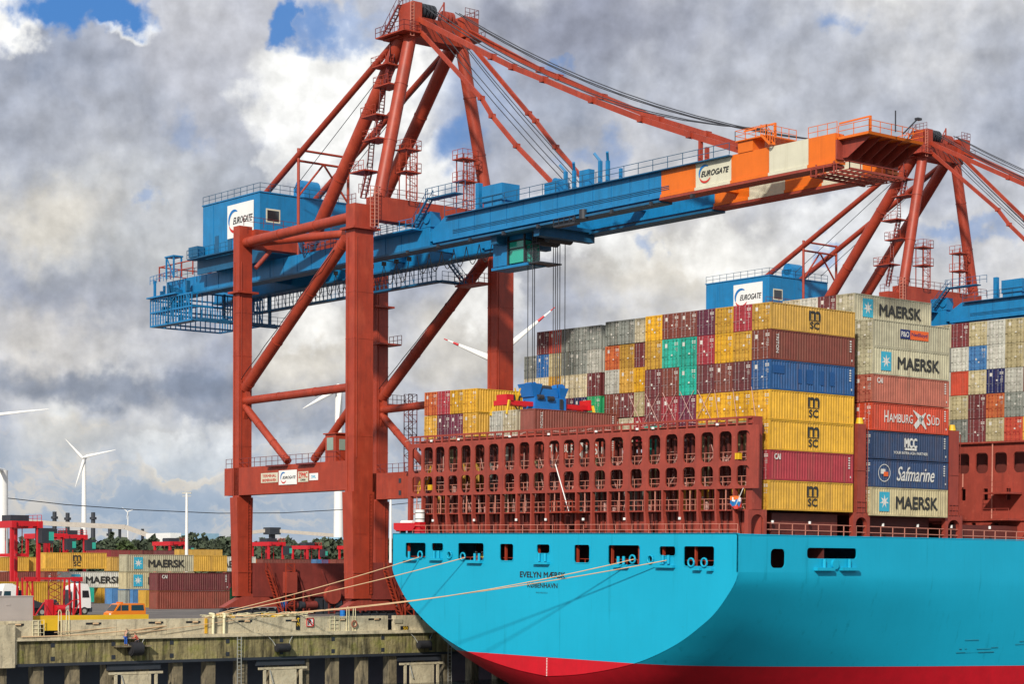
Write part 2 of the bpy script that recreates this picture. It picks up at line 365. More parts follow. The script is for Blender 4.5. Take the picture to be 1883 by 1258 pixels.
def circ(x,y,r,n=12): return [(x+r*math.cos(2*math.pi*i/n),y+r*math.sin(2*math.pi*i/n)) for i in range(n)]
def text(s,w,h,fr,bold=0,shear=0,depth=.01,align='C'):
    cu=bpy.data.curves.new('t','FONT'); cu.body=s; cu.size=1; cu.shear=shear; cu.resolution_u=4; cu.fill_mode='FRONT'
    m=cv2m(cu,Matrix.Identity(4))
    if not m.v: return m
    xs=[v[0] for v in m.v]; ys=[v[1] for v in m.v]; x0,x1,y0,y1=min(xs),max(xs),min(ys),max(ys)
    sx=w/(x1-x0); sy=h/(y1-y0); b=h*bold*1.6; out=M()
    for k,(dx,dy) in enumerate([(0,0)]+([(b,0),(-b,0),(0,b*.8),(0,-b*.8)] if b else [])):
        out.add([fr@V(((x-(x0+x1)/2)*sx+dx,(y-(y0+y1)/2)*sy+dy,depth+.0025*k)) for x,y,z in m.v],m.f)
    return out
def arc2d(cx,cy,r0,r1,a0,a1,fr,taper=True,n=18,ex=1.0,depth=.012):
    m=M(); vs=[]
    for i in range(n+1):
        t=i/n; a=rad(a0+(a1-a0)*t); k=math.sin(math.pi*min(1,max(.04,t)))**.5 if taper else 1; rm=(r0+r1)/2; hw=(r1-r0)/2*k
        for rr in (rm-hw,rm+hw): vs.append(fr@V((cx+rr*math.cos(a)*ex,cy+rr*math.sin(a),depth)))
    return m.add(vs,[(2*i,2*i+2,2*i+3,2*i+1) for i in range(n)])
def rect2d(x0,x1,y0,y1,fr,d=.006): return M().add([fr@V(p) for p in ((x0,y0,d),(x1,y0,d),(x1,y1,d),(x0,y1,d))],[(0,1,2,3)])
LB=mat('sign blue',(.01,.16,.45),.5,var=0); LR=mat('sign red',(.55,.03,.02),.5,var=0); LBK=mat('lettering black',(.015,.018,.022),.5,var=0)
LW=mat('lettering white',(.82,.82,.80),.5,var=.03); LC=mat('light blue field',(.03,.42,.62),.5,var=.05); LN=mat('navy',(.01,.02,.12),.5,var=0); LO=mat('label orange',(.75,.12,.02),.5,var=0)
def eurogate(root,w,h,fr,parent=None,board=True):
    b=part(root,'sign_board',M().hexa([fr@V(p) for p in ((-w/2,-h/2,0),(w/2,-h/2,0),(w/2,h/2,0),(-w/2,h/2,0))],[fr@V(p) for p in ((-w/2,-h/2,.06),(w/2,-h/2,.06),(w/2,h/2,.06),(-w/2,h/2,.06))]),WHT,parent)
    f2=fr@Matrix.Translation((0,0,.07)); cx=-w*.22; r=min(h*.42,w*.25)
    part(root,'emblem_arc',arc2d(cx,0,r*.72,r,60,205,f2),LB,parent or b); part(root,'emblem_arc',arc2d(cx,0,r*.76,r,205,330,f2),LR,parent or b)
    part(root,'lettering',text('EUROGATE',w*.74,h*.20,f2@Matrix.Translation((w*.10,0,0)),0.02,.35),LBK,parent or b)
    return b
# ------------------------------------------------------------------ setting: water, quay ground
def setting():
    w=mat('harbour water',(.012,.022,.022),.08,var=.2,bump=.6,spec=.6)
    obj('water',(M().add([(-9000,-9000,-19.5),(12000,-9000,-19.5),(12000,57.9,-19.5),(-9000,57.9,-19.5)],[(0,1,2,3)]),w))['kind']='structure'
    obj('ground',(M().add([(-9000,57.9,-12),(15000,57.9,-12),(15000,16000,-12),(-9000,16000,-12)],[(0,1,2,3)]),ASPH))['kind']='structure'
    # quay wall: parapet, ledge, fascia on piles, one thing per element
    X0,X1=-75.,60.
    q=thing('quay_wall','long weathered concrete quay wall with pale parapet and mossy apron','quay wall',(-7,58,-12))
    prt=M(); gaps=[(-47.6,-45.4),(-1.2,.4),(-44.2,-43.2)]
    cuts=[-75,-60.5,-52.2,-47.2,-44.8,-38.5,-32.5,-26.5,-20.2,-14.5,-7.5,-3.1,-2.0,8,16,30,45,60]
    for a,b in zip(cuts[:-1],cuts[1:]):
        if (round(a,1),round(b,1)) in ((-47.2,-44.8),(-3.1,-2.0)): continue
        prt.box(a+.015,b-.015,57.4,58.2,-13.25,-11.55+.0)
    part(q,'parapet',prt,CONC)
    part(q,'ledge',M().box(X0,X1,56.95,58.2,-13.5,-13.25).box(X0,X1,56.85,57.1,-13.62,-13.46),CONC)
    ap=M()
    for a in range(-75,60,15): ap.box(a+.03,a+14.97,57.2,58.15,-15.95,-13.5)
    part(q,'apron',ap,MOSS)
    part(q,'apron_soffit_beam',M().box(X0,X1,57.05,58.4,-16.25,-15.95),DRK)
    part(q,'drain_slots',M().box(-58,-56,57.39,57.42,-12.0,-11.85),BLK)
    sl=M()
    for x in (-57,-50,-41.2,-33.8,-29.2,-22.6,-16.4,-9.8,-5,2.6,7.2,13,20): sl.box(x-.9,x+.9,57.385,57.42,-12.05,-11.83)
    part(q,'slot',sl,BLK)
    sl=M()
    for x in (-57,-50,-41.2,-33.8,-29.2,-22.6,-16.4,-9.8,-5,2.6): sl.tube((x-.1,57.3,-11.94),(x+.5,57.3,-11.94),.09,8)
    part(q,'slot_roller',sl,HEMP)
    pk=M()
    for x in range(-74,60,7):
        if random.random()<.8:
            for z in (-14.1,-15.5): pk.box(x-.22,x+.22,57.15,57.21,z-.22,z+.22)
    part(q,'anchor_pocket',pk,DRK)
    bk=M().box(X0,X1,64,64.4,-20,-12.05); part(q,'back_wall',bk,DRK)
    k=0
    for x in [-72+4.1*i for i in range(30)]:
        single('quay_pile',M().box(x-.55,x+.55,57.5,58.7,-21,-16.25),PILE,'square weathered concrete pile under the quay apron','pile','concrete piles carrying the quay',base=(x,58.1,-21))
    # joints and white pier at far left
    single('concrete_pier',M().box(-58,-50.4,56.7,57.9,-16.3,-11.9).box(-50.3,-50.1,56.9,57.9,-16,-13.3),CONC,'pale concrete pier block at the left end of the quay wall','pier',base=(-53,57,-16.3))
    # yellow kerb rail
    single('kerb_rail',M().box(-70,-33.5,59.5,60.0,-12.0,-11.1).box(-46.6,-45.1,57.6,58.4,-12.6,-11.4),YEL,'long yellow painted kerb rail along the quay road','kerb rail',base=(-50,60,-12))
    pave=M().box(-70,-36,60.3,62.6,-11.99,-11.5); single('dark_plinth',pave,mat('dark green paint',(.015,.03,.012),.6),'dark green plinth behind the yellow kerb rail','plinth',base=(-50,61.5,-12))
setting()

# ------------------------------------------------------------------ the ship
def hull():
    root=thing('container_ship','giant light blue container ship with red bottom, stern towards us','ship',(150,27.5,-19),ship=True)
    prof=[(27.5,-2.35),(27.5,-6.0),(27.47,-6.4),(27.15,-7.1),(26.3,-8.2),(24.9,-9.7),(23.2,-11.0),(19.6,-13.1),(15,-14.9),(10.5,-16.0),(5,-16.9),(0,-17.35)]
    def cat(p,n):
        out=[]
        for i in range(len(p)-1):
            p0=p[max(0,i-1)];p1=p[i];p2=p[i+1];p3=p[min(len(p)-1,i+2)]
            for j in range(n):
                t=j/n; out.append(tuple(.5*((2*b)+(-a+c)*t+(2*a-5*b+4*c-d)*t*t+(-a+3*b-3*c+d)*t**3) for a,b,c,d in zip(p0,p1,p2,p3)))
        return out+[p[-1]]
    top=prof[:2]; cur=cat(prof[1:],5)
    cur=[(min(27.5,w),z) for w,z in cur]
    XT=-4.2; ZT=-6.0; ZB=-15.35
    fr=frame((XT,27.5,0),(0,-1,0),(0,0,1))       # local x to starboard
    def L(u,v): p=us(u,v,X=XT); return (27.5-p.y,p.z)
    def hole(u0,u1,v0,v1,r=.32):
        a=L(u0,v1); b=L(u1,v0); return rrect(a[0],b[0],a[1],b[1],min(r,(b[0]-a[0])/2.1,(b[1]-a[1])/2.1))
    ops=[(746,784,998,1027),(794.3,816,998.6,1014),(842.7,890.7,998.6,1031),(919.7,945.2,1000,1031.8),(987.5,1012,1001,1018.5),(1056.4,1085.4,1001.7,1035.6),(1118.9,1178,1002.5,1039),(1213,1243.5,1004.5,1023),(1258,1315,1004.5,1042)]
    cutz=[(w,z) for w,z in cur if z>ZB]
    w15=19.6
    for (a,b),(c,d) in zip(cur[:-1],cur[1:]):
        if b>=ZB>d: w15=a+(c-a)*(ZB-b)/(d-b)
    up=[(27.5,-2.35)]+cutz+[(w15,ZB)]
    outline=up+[(-w,z) for w,z in reversed(up)]
    holes=[hole(*o) for o in ops]
    rh=[]
    for u,v in ((828,1021),(1197.7,1029)): x,z=L(u,v); rh.append(circ(x,z,.28)); 
    part(root,'transom',shape2d([outline]+holes+rh,.12,fr@Matrix.Translation((0,0,-.06))),HULL)
    lowp=[(w15,ZB)]+[(w,z) for w,z in cur if z<ZB]; lo=lowp+[(-w,z) for w,z in reversed(lowp[:-1])]
    part(root,'transom_bottom',shape2d([lo],.12,fr@Matrix.Translation((0,0,-.06))),BOOT)
    # fairlead lips: rims round each opening
    rim=M()
    for h in holes:
        n=len(h)
        for i in range(n):
            a,b=h[i],h[(i+1)%n]
            if (V(a)-V(b)).length>.02: rim.bar(fr@V((*a,.0)),fr@V((*b,.0)),.09)
    part(root,'opening_rim',rim,HULL)
    # starboard upper side with openings
    fs=frame((0,0,0),(1,0,0),(0,0,1))
    def Ls(u,v): p=us(u,v,Y=0); return (p.x,p.z)
    a=Ls(1418,1045); b=Ls(1444.5,1010); c=Ls(1485,1027.5); d=Ls(1576,1009)
    part(root,'side_plating',shape2d([[(XT,-6),(60,-6),(60,-2.6),(XT,-2.35)],rrect(a[0],b[0],max(a[1],-5.8),b[1],.5),rrect(c[0],d[0],c[1],d[1],.35)],.1,fs@Matrix.Translation((0,0,-.05))),HULL)
    # lofted shell, starboard and port
    def sect(x,side):
        k=1-.80*min(1,max(0,(x-XT)/48.))**.5 if x>XT else 1
        out=[]
        for w,z in cur: out.append((w,-6+(z+6)/k))
        if x>260: # bow taper
            f=max(.0,1-((x-260)/115)**2); out=[(w*f,z) for w,z in out]
        return [(x,27.5-side*w,z) for w,z in out]
    xs=[XT+.003]+[XT+85*(i/16)**1.5 for i in range(1,17)]+[100,150,200,260]+[260+115*i/8 for i in range(1,9)]
    for side,nm in ((1,'starboard_shell'),(-1,'port_shell')):
        hi=M(); lw=M(); S_=[]
        for x in xs:
            s=sect(x,side); zb=ZB-max(0,min(60,x-XT-.01))*.018
            # resample split at ZB
            i0=0
            for i in range(len(s)-1):
                if s[i][2]>=zb>s[i+1][2]: i0=i; t=(s[i][2]-zb)/(s[i][2]-s[i+1][2]); sp=tuple(s[i][j]+(s[i+1][j]-s[i][j])*t for j in range(3))
            def res(pl,n):
                d=[0]
                for p,q in zip(pl[:-1],pl[1:]): d.append(d[-1]+(V(p)-V(q)).length)
                o=[]
                for k in range(n):
                    T=d[-1]*k/(n-1); j=0
                    while j<len(d)-2 and d[j+1]<T: j+=1
                    t=(T-d[j])/max(1e-9,d[j+1]-d[j]); o.append(tuple(pl[j][q]+(pl[j+1][q]-pl[j][q])*t for q in range(3)))
                return o
            S_.append((res(list(s[:i0+1])+[sp],22),res([sp]+list(s[i0+1:]),10)))
        for m_,ix,n in ((hi,0,22),(lw,1,10)):
            vs=[p for s in S_ for p in s[ix]]
            fs_=[(i*n+j,i*n+j+1,(i+1)*n+j+1,(i+1)*n+j) if side>0 else (i*n+j,(i+1)*n+j,(i+1)*n+j+1,i*n+j+1) for i in range(len(xs)-1) for j in range(n-1)]
            m_.add(vs,fs_,True)
        part(root,'hull_side',hi,HULL); part(root,'hull_bottom',lw,BOOT)
    # port plating and far starboard plating (flat upper strake)
    part(root,'side_plating',M().box(60,260,0,.1,-6,-3.0).box(XT,260,54.9,55,-6,-2.4),HULL)
    part(root,'upper_deck',M().box(XT+.1,150,.1,54.9,-2.62,-2.5),DRE2)
    part(root,'gunwale',M().box(XT,XT+.25,0,55,-2.42,-2.3).box(XT,60,-.04,.2,-2.47,-2.38),HULL)
    # mooring deck inside the transom
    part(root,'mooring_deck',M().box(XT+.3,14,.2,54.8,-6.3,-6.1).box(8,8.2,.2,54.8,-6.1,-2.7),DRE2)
    fr_=M(); 
    for y in (2,6,10.5,14,18,23.3,29.5,35,38.5,43.5,48,52.5): fr_.box(XT+.4,XT+.7,y,y+.12,-6,-2.7)
    fr_.rail([(XT+1.0,.5,-6.1),(XT+1.0,54.5,-6.1)],1.15,1.6,.06); part(root,'stern_railing',fr_,RED)
    # fairlead rollers and rings in hull colour
    ring=M()
    for u,v in ((774.5,1021),(853,1024),(1165,1029),(1273,1035),(1297,1035),(828,1021),(1197.7,1029)):
        p=us(u,v,X=XT); 
        for i in range(12):
            t0,t1=2*math.pi*i/12,2*math.pi*(i+1)/12; ring.tube((XT-.1,p.y+math.cos(t0)*.4,p.z+math.sin(t0)*.4),(XT-.1,p.y+math.cos(t1)*.4,p.z+math.sin(t1)*.4),.1,6)
    part(root,'fairlead_ring',ring,HULL)
    rol=M()
    for u,v in ((755,1020),(801,1019),(809,1019),(876,1024),(884,1024),(994,1024),(1005,1024),(1140,1030),(1150,1030),(1222,1028),(1232,1028)):
        p=us(u,v,X=XT); rol.tube((XT-.18,p.y,p.z-.5),(XT-.18,p.y,p.z+.35),.16,8)
    for u0,u1,v in ((744,768,1029),(793,815,1029),(862,888,1034),(985,1012,1036),(1132,1158,1042),(1210,1243,1042),(1278,1292,1047),(1304,1314,1048)):
        a=us(u0,v,X=XT); b=us(u1,v,X=XT); rol.box(XT-.42,XT+.0,b.y,a.y,a.z-.12,a.z+.12)
    for u in (1514,1560):
        p=us(u,1036,Y=0); rol.tube((p.x,-.2,p.z-.45),(p.x,-.2,p.z+.4),.2,8); rol.box(p.x-1.3,p.x+1.3,-.5,0,p.z-.75,p.z-.45)
    p=us(1535,1038,Y=0); rol.tube((p.x,-.25,p.z),(p.x,.1,p.z),.5,14)
    part(root,'fairlead_roller',rol,HULL)
    # lettering
    def T(s,u0,u1,v0,v1,b=.02,nm='lettering'):
        a=us((u0+u1)/2,(v0+v1)/2,X=XT); l=us(u0,v0,X=XT); r=us(u1,v1,X=XT)
        part(root,nm,text(s,l.y-r.y,l.z-r.z,frame((XT,a.y,a.z),(0,-1,0),(0,0,1)),b,depth=.02),LBK)
    T('EVELYN MÆRSK',957,1040,1051.5,1064,.03,'ship_name'); T('KØBENHAVN',971,1026,1072,1082.5,.02,'home_port'); T('IMO 9321512',987,1008,1089,1092.5,.0,'number_lettering')
    # draught marks
    dm=M()
    for i in range(12):
        z=-15.5-i*.16; dm.box(XT-.02,XT+.01,27.4,27.55,z-.05,z+.03)
    part(root,'draught_marks',dm,LW)
    # side scuffs as dark smear marks in the paint
    sc=M(); random.seed(3)
    for i in range(22):
        x=random.uniform(30,56); z=-13.2-random.random()*1.6+ (x-35)*-.01; l=random.uniform(.3,2.6); h=random.uniform(.02,.09)
        k=1-.80*min(1,max(0,(x+4.2)/48.))**.5; zt=-6+(z+6)*k
        w=27.5
        for (a,b),(c,d) in zip(cur[:-1],cur[1:]):
            if b>=zt>d: w=a+(c-a)*(zt-b)/(d-b)
        y=27.5-w; x2=x+l; k=1-.80*min(1,max(0,(x2+4.2)/48.))**.5; zt=-6+(z+6)*k; w2=w
        for (a,b),(c,d) in zip(cur[:-1],cur[1:]):
            if b>=zt>d: w2=a+(c-a)*(zt-b)/(d-b)
        y2=27.5-w2; sc.add([(x,y-.09,z),(x2,y2-.09,z+random.uniform(-.04,.04)),(x2,y2-.07,z+h),(x,y-.07,z+h)],[(0,1,2,3)])
    part(root,'scuff_marks',sc,mat('scuffed paint',(.005,.17,.24),.6))
    # deck-edge railing
    part(root,'deck_railing',M().rail([(0,.35,-2.5),(60,.35,-2.9)],1.25,1.9,.07).rail([(-3.6,.6,-2.5),(-3.6,54.4,-2.5)],1.1,2.4,.05),mat('pale red rail paint',(.55,.22,.16),.5))
    # hatch coamings below the stacks
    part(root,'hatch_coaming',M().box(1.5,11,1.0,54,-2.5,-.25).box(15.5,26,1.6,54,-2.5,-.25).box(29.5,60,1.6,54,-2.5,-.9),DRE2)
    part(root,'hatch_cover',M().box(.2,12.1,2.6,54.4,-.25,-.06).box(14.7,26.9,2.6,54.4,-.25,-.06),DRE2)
    lp=M()
    for x in (1.2,6.5,13,17.5,23,28.5,35): lp.tube((x,.6,-1.3),(x,.6,-1.0),.14,8)
    part(root,'deck_lamp',lp,WHT)
    return root
SHIPROOT=hull()

def lashing(nm,label,x0,x1,posts,full):
    """lashing bridge across the deck: plate with two rows of rounded openings on top, open bays below"""
    root=thing(nm,label,'lashing bridge',(x0,27.5,-2.5),ship=True)
    Z0,Z1=2.0,8.05
    if full:
        fr=frame((x0,0,0),(0,-1,0),(0,0,1))
        us_=[766.4,787.6,809,833,856.6,882,907.7,937,964,991,1018.7,1046,1074,1103,1134,1170,1203,1234.6,1267,1300,1333.5,1366.7]
        ys=[us(u,850,X=x0).y for u in us_]; holes=[]
        for i,y in enumerate(ys):
            w=1.72 if i not in (14,) else 1.95
            holes.append(rrect(-y-w/2,-y+w/2,4.62,7.55,.55,5)); 
            w-=.02; holes.append(rrect(-y-w/2,-y+w/2,2.28,4.22,.50,5))
        part(root,'front_plate',shape2d([[(-54.3,Z0),(.9,Z0),(.9,Z1),(-54.3,Z1)]]+holes,.16,fr),DRED)
        rb=M(); edges=[54.3]+[(a+b)/2 for a,b in zip(ys[:-1],ys[1:])]+[-.2]
        for i,y in enumerate(edges[1:-1]):
            rb.box(x0-.1,x0+.35,y-.11,y+.11,0,Z0)
            sl=.5 if i in (0,1,2,3,4) else (.35 if i>12 else 0)
            rb.hexa([(x0-.1,y-.13-sl,-2.5),(x0+.5,y-.13-sl,-2.5),(x0+.5,y+.13-sl*.4,-2.5),(x0-.1,y+.13-sl*.4,-2.5)],[(x0-.1,y-.1,0),(x0+.3,y-.1,0),(x0+.3,y+.1,0),(x0-.1,y+.1,0)])
        rb.box(x0-.05,x0+.4,54.0,54.5,-2.5,Z1)
        part(root,'front_rib',rb,DRED)
        lit=M()
        for y in edges[1:-1:2]: lit.bar((x0+.1,y+1.2,-.1),(x0+.1,y+1.2,2.0),.09)
        part(root,'middle_post',lit,mat('pale red rail paint'))
        # walkways and rails behind the openings
        wk=M(); 
        for z in (0,2.15,4.5): wk.box(x0+.25,x1,.2,54.2,z-.12,z)
        part(root,'walkway',wk,DRED)
        ra=M()
        for z in (0,2.15,4.5): ra.rail([(x0+.35,.4,z),(x0+.35,54.2,z)],1.05,1.25,.05)
        part(root,'walkway_railing',ra,mat('pale red rail paint'))
        bp=M()
        for y in edges[1:-1]:
            bp.box(x1-.25,x1,y-.35,y-.1,-2.5,7.3); bp.box(x1-.25,x1,y+.45,y+.62,-2.5,7.3)
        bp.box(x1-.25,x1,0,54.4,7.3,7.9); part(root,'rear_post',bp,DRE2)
        bp=M().box(x0+.02,x1,.1,54.3,8.2,8.3)
        for i in range(40): y=.7+i*1.36; bp.box(x0+.0,x0+.12,y-.1,y+.1,8.05,8.75)
        bp.box(x0-.02,x0+.1,.1,54.3,8.7,8.9); part(root,'top_rail',bp,DRED)
        rods=M(); random.seed(5)
        for i in range(24):
            y=2+i*2.25; rods.bar((x0+.1,y,8.3+random.random()*.4),(x0+.1,y+random.choice((-1.6,1.6)),8.35+random.random()*.3),.06)
        for i,y in enumerate(ys):
            if i>13: rods.bar((x0+.7,y-.7,5.9),(x0+.7,y+.5,4.7),.06)
        part(root,'lashing_rod',rods,mat('lashing rod',(.50,.30,.26),.5))
        rg=random.Random(12); gm=M()
        for i in range(150):
            y=rg.uniform(1,53.5); x=rg.uniform(x0+.5,x1-.1); z=rg.choice((0,2.15,4.5)); k=rg.random()
            if k<.45: gm.bar((x,y,z+.1),(x,y+rg.uniform(-.9,.9),z+rg.uniform(1.2,2.0)),.06)
            elif k<.7: gm.box(x,x+.2,y,y+rg.uniform(.15,.4),z,z+rg.uniform(.3,.9))
            elif k<.9: gm.tube((x,y,z),(x,y,z+2.0),.05,6)
            else: gm.bar((x,y-.8,z+1.4),(x,y+.8,z+1.4),.05)
        o=part(root,'lashing_gear',gm,mat('lashing rod')); o['kind']='stuff'
        cl=M()
        for i in range(22): y=ys[i]; cl.box(x0+.3,x0+.5,y-.9,y+.9,7.6,7.75); cl.bar((x0+.2,y-.8,7.5),(x0+.9,y-.3,6.4),.05)
        part(root,'clip_beam',cl,DRE2)
        lm=M()
        for y in (4.5,13.5,22,29.5,36,45,50,15.5+.3): lm.tube((x0-.15,y,8.15),(x0-.15,y,8.35),.17,8)
        part(root,'deck_lamp',lm,WHT)
        lm=M()
        for y in (9.5,17.5,23.8,29.8,34.7,42,49.5): lm.tube((x0-.2,y,-.95),(x0-.2,y,-.7),.15,8)
        part(root,'wall_lamp',lm,WHT)
        # centre flagstaff gallery
        part(root,'stern_gallery',M().box(x0-1.3,x0,24.3,27.6,-.15,0).rail([(x0-1.3,24.3,0),(x0-1.3,27.6,0)],1.1,.8,.06),RED)
        part(root,'stern_light_staff',M().tube((x0-.9,25.3,0),(x0-.3,28.2,5.0),.06,8),WHT)
        part(root,'service_stair',M().stair((x0+.9,53.4,2.2),(x0+.9,51.9,4.5),.7),YEL)
        part(root,'deck_wall',M().box(x1-.1,x1,.2,54.3,-2.5,-.1),DRED)
        mc=M(); random.seed(9)
        for i in range(26):
            y=12+random.random()*26; mc.box(x0+.5,x0+1.2,y,y+random.uniform(.25,.8),-2.5,-2.5+random.uniform(.4,1.3))
        for i in range(14): y=12+random.random()*26; mc.tube((x0+.6,y,-2.4),(x0+.6,y,-.3),.07,6)
        part(root,'deck_machinery',mc,DRE2)
    # starboard end: box post on an arched foot
    a,b=posts
    arch=[(a-.5,-2.45)]+[(a-.5,0.0),(b+.8,0.0),(b+.8,-2.45),(b+.35,-2.45)]+[((a+b+.3)/2+(b-a+.65)/2*.9*math.cos(t),-1.2+.75*math.sin(t)) for t in [math.pi*i/8 for i in range(9)]]+[(a-.05,-2.45)]
    part(root,'end_foot',shape2d([arch],.5,frame((0,.35,0),(1,0,0),(0,0,1))),DRED)
    part(root,'end_post',M().box(a,b,.05,.9,0,8.9).box(a-.04,b+.04,.0,.95,4.2,4.26),DRED)
    if not full:
        part(root,'end_post',M().box(a,b,53.9,54.8,-2.5,8.9),DRED)
        bm=M()
        for z in (0,2.4,4.8,8): bm.box(a,b,.9,54,z-.25,z)
        for i in range(22): bm.box(a,b,2.4*i+2.4,2.4*i+2.6,0,8)
        part(root,'cross_frame',bm,DRE2)
        part(root,'post_lamp',M().tube(((a+b)/2,.4,8.9),((a+b)/2,.4,9.5),.42,10,.3),YEL)
        part(root,'side_rail',M().rail([(a-.1,-.02,0),(b+.1,-.02,0)],1.1,.6,.05).ladder((b+.3,.3,0),(b+.3,.3,8.5),.4,(0,1,0)),DRED)
    return root
lashing('lashing_bridge','wide rust red lashing bridge with rows of rounded openings across the ship stern',-2.39,-.75,(-2.2,-.95),True)
lashing('lashing_bridge','rust red lashing post and frame between the yellow stack and the beige stack',12.35,14.4,(12.85,14.1),False)
lashing('lashing_bridge','rust red lashing post at the right of the beige and blue container stack',27.0,29.0,(27.4,28.9),False)

def rearhouse():
    x=41.3; root=thing('deck_casing','rust red steel casing with rounded openings and small dark windows near right edge','deckhouse',(x,27.5,-2.5),ship=True)
    fr=frame((x,0,0),(0,-1,0),(0,0,1)); holes=[]
    for i in range(20):
        y=1.4+2.55*i; holes.append(rrect(-y-.85,-y+.85,5.0,7.3,.5))
    for i in range(12):
        y=12.0-3.05*i
        if y>1: holes.append(rrect(-y-.3,-y+.3,2.0,3.3,.1)); holes.append(rrect(-y-1.9,-y-1.3,-1.6,-.5,.08))
    part(root,'front_plate',shape2d([[(-54.3,-2.5),(-.5,-2.5),(-.5,8.4),(-54.3,8.4)]]+holes,.2,fr),DRED)
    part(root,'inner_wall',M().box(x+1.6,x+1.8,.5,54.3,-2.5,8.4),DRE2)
    part(root,'ledge',M().box(x-.5,x,.5,54,8.3,8.5).box(x-.35,x,.5,54,-.3,-.15),DRED)
    part(root,'upright_pipe',M().tube((x-.3,4.9,-.2),(x-.3,4.9,8.5),.08,8).tube((x-.3,8.9,3.5),(x-.3,8.9,5.0),.08,8),mat('pale red rail paint'))
    part(root,'side_gallery',M().box(x-2.5,x-.1,1.0,4.6,-.3,-.1).box(x-2.5,x-.1,1.0,4.6,2.6,2.8).rail([(x-2.5,1,-.1),(x-2.5,4.6,-.1)]).rail([(x-2.5,1,2.8),(x-2.5,4.6,2.8)]),DRED)
rearhouse()
# ------------------------------------------------------------------ containers
CW,CL,CH=2.438,12.19,2.9
def corr_wall(m,x0,x1,y,z0,z1,dy=.055,per=.36):
    n=int((x1-x0)/per); per=(x1-x0)/n; pts=[]
    for i in range(n):
        a=x0+i*per
        pts+=[(a,y),(a+per*.32,y),(a+per*.5,y+dy),(a+per*.82,y+dy)]
    pts.append((x1,y)); vs=[(px,py,z) for px,py in pts for z in (z0,z1)]
    m.add(vs,[(2*i,2*i+2,2*i+3,2*i+1) for i in range(len(pts)-1)])
def body_mesh(L,door):
    W,H=CW,CH; m=M()
    for x in (0,L-.16):
        for y in (0,W-.16): m.box(x,x+.16,y,y+.16,0,H)
    for y in (0,W-.1): m.box(.16,L-.16,y,y+.1,0,.16); m.box(.16,L-.16,y,y+.1,H-.1,H)
    for x in (.0,L-.12): m.box(x,x+.12,.16,W-.16,0,.13); m.box(x,x+.12,.16,W-.16,H-.14,H)
    corr_wall(m,.16,L-.16,.02,.16,H-.1); m.add([(.16,W-.03,.16),(L-.16,W-.03,.16),(L-.16,W-.03,H-.1),(.16,W-.03,H-.1)],[(0,3,2,1)])
    m.add([(0.1,.05,H-.03),(L-.1,.05,H-.03),(L-.1,W-.05,H-.03),(.1,W-.05,H-.03)],[(0,1,2,3)]); m.add([(.1,.05,.1),(L-.1,.05,.1),(L-.1,W-.05,.1),(.1,W-.05,.1)],[(3,2,1,0)])
    m.add([(L-.04,.16,.1),(L-.04,W-.16,.1),(L-.04,W-.16,H-.1),(L-.04,.16,H-.1)],[(0,1,2,3)])
    if not door:
        n=9; pts=[]; per=(W-.32)/n
        for i in range(n): a=.16+i*per; pts+=[(.03,a),(.03,a+per*.35),(.07,a+per*.5),(.07,a+per*.85)]
        pts.append((.03,W-.16)); vs=[(px,py,z) for px,py in pts for z in (.13,H-.14)]
        m.add(vs,[(2*i+1,2*i+3,2*i+2,2*i) for i in range(len(pts)-1)])
    return m.mesh('container_body',CON)
def door_mesh(s):
    W,H=CW,CH; m=M(); y0,y1=(.17,W/2-.01) if s<0 else (W/2+.01,W-.17); m.box(.03,.07,y0,y1,.14,H-.15)
    for k in range(5): z=.30+k*.5; m.box(-.0,.035,y0+.08,y1-.08,z,z+.26)
    for z in (.4,1.1,1.9,2.5): e=y0 if s<0 else y1; m.box(-.01,.03,e-.06,e+.06,z,z+.09)
    return m.mesh('door',CON)
def bars_mesh(s):
    W,H=CW,CH; m=M(); c=W/2
    for y in ((c-.85,c-.38) if s<0 else (c+.38,c+.85)):
        m.tube((-.05,y,.05),(-.05,y,H-.04),.03,6)
        for z in (.1,.9,1.9,H-.25): m.box(-.07,.0,y-.07,y+.07,z,z+.08)
        m.box(-.085,-.055,y-.02,y+.36,1.12,1.17)
    return m.mesh('locking_bars',mat('locking bar paint',objcol=True,rough=.45,var=.15,rust=.25))
def marks_mesh(kind):
    m=M(); W,H=CW,CH; R=random.Random(kind); c=W/2
    y=c-.75
    for z in (2.42,2.24): m.box(-.012,.0,y-.32,y+.18,z,z+.10)      # number rows on the right-hand leaf
    for k in range(R.randint(3,5)): z=1.95-k*.16; m.box(-.012,.0,y-.25,y+R.uniform(-.05,.15),z,z+.05)
    if kind%2: m.box(-.012,0,c+.42,c+.78,2.05,2.45)
    if kind%3==0: m.box(-.012,0,c+.1,c+.30,1.2,1.42)
    m.box(-.012,0,c-.3,c-.08,.85+.3*(kind%3),1.02+.3*(kind%3))
    return m.mesh('markings',mat('stencilled white',(.62,.60,.55),.6,var=.2,rust=.4,stain=(.3,.25,.2)))
BODY_D=body_mesh(CL,True); BODY_P=body_mesh(CL,False); DOORS=[door_mesh(-1),door_mesh(1)]; BARS=[bars_mesh(-1),bars_mesh(1)]; MARKS=[marks_mesh(k) for k in range(6)]
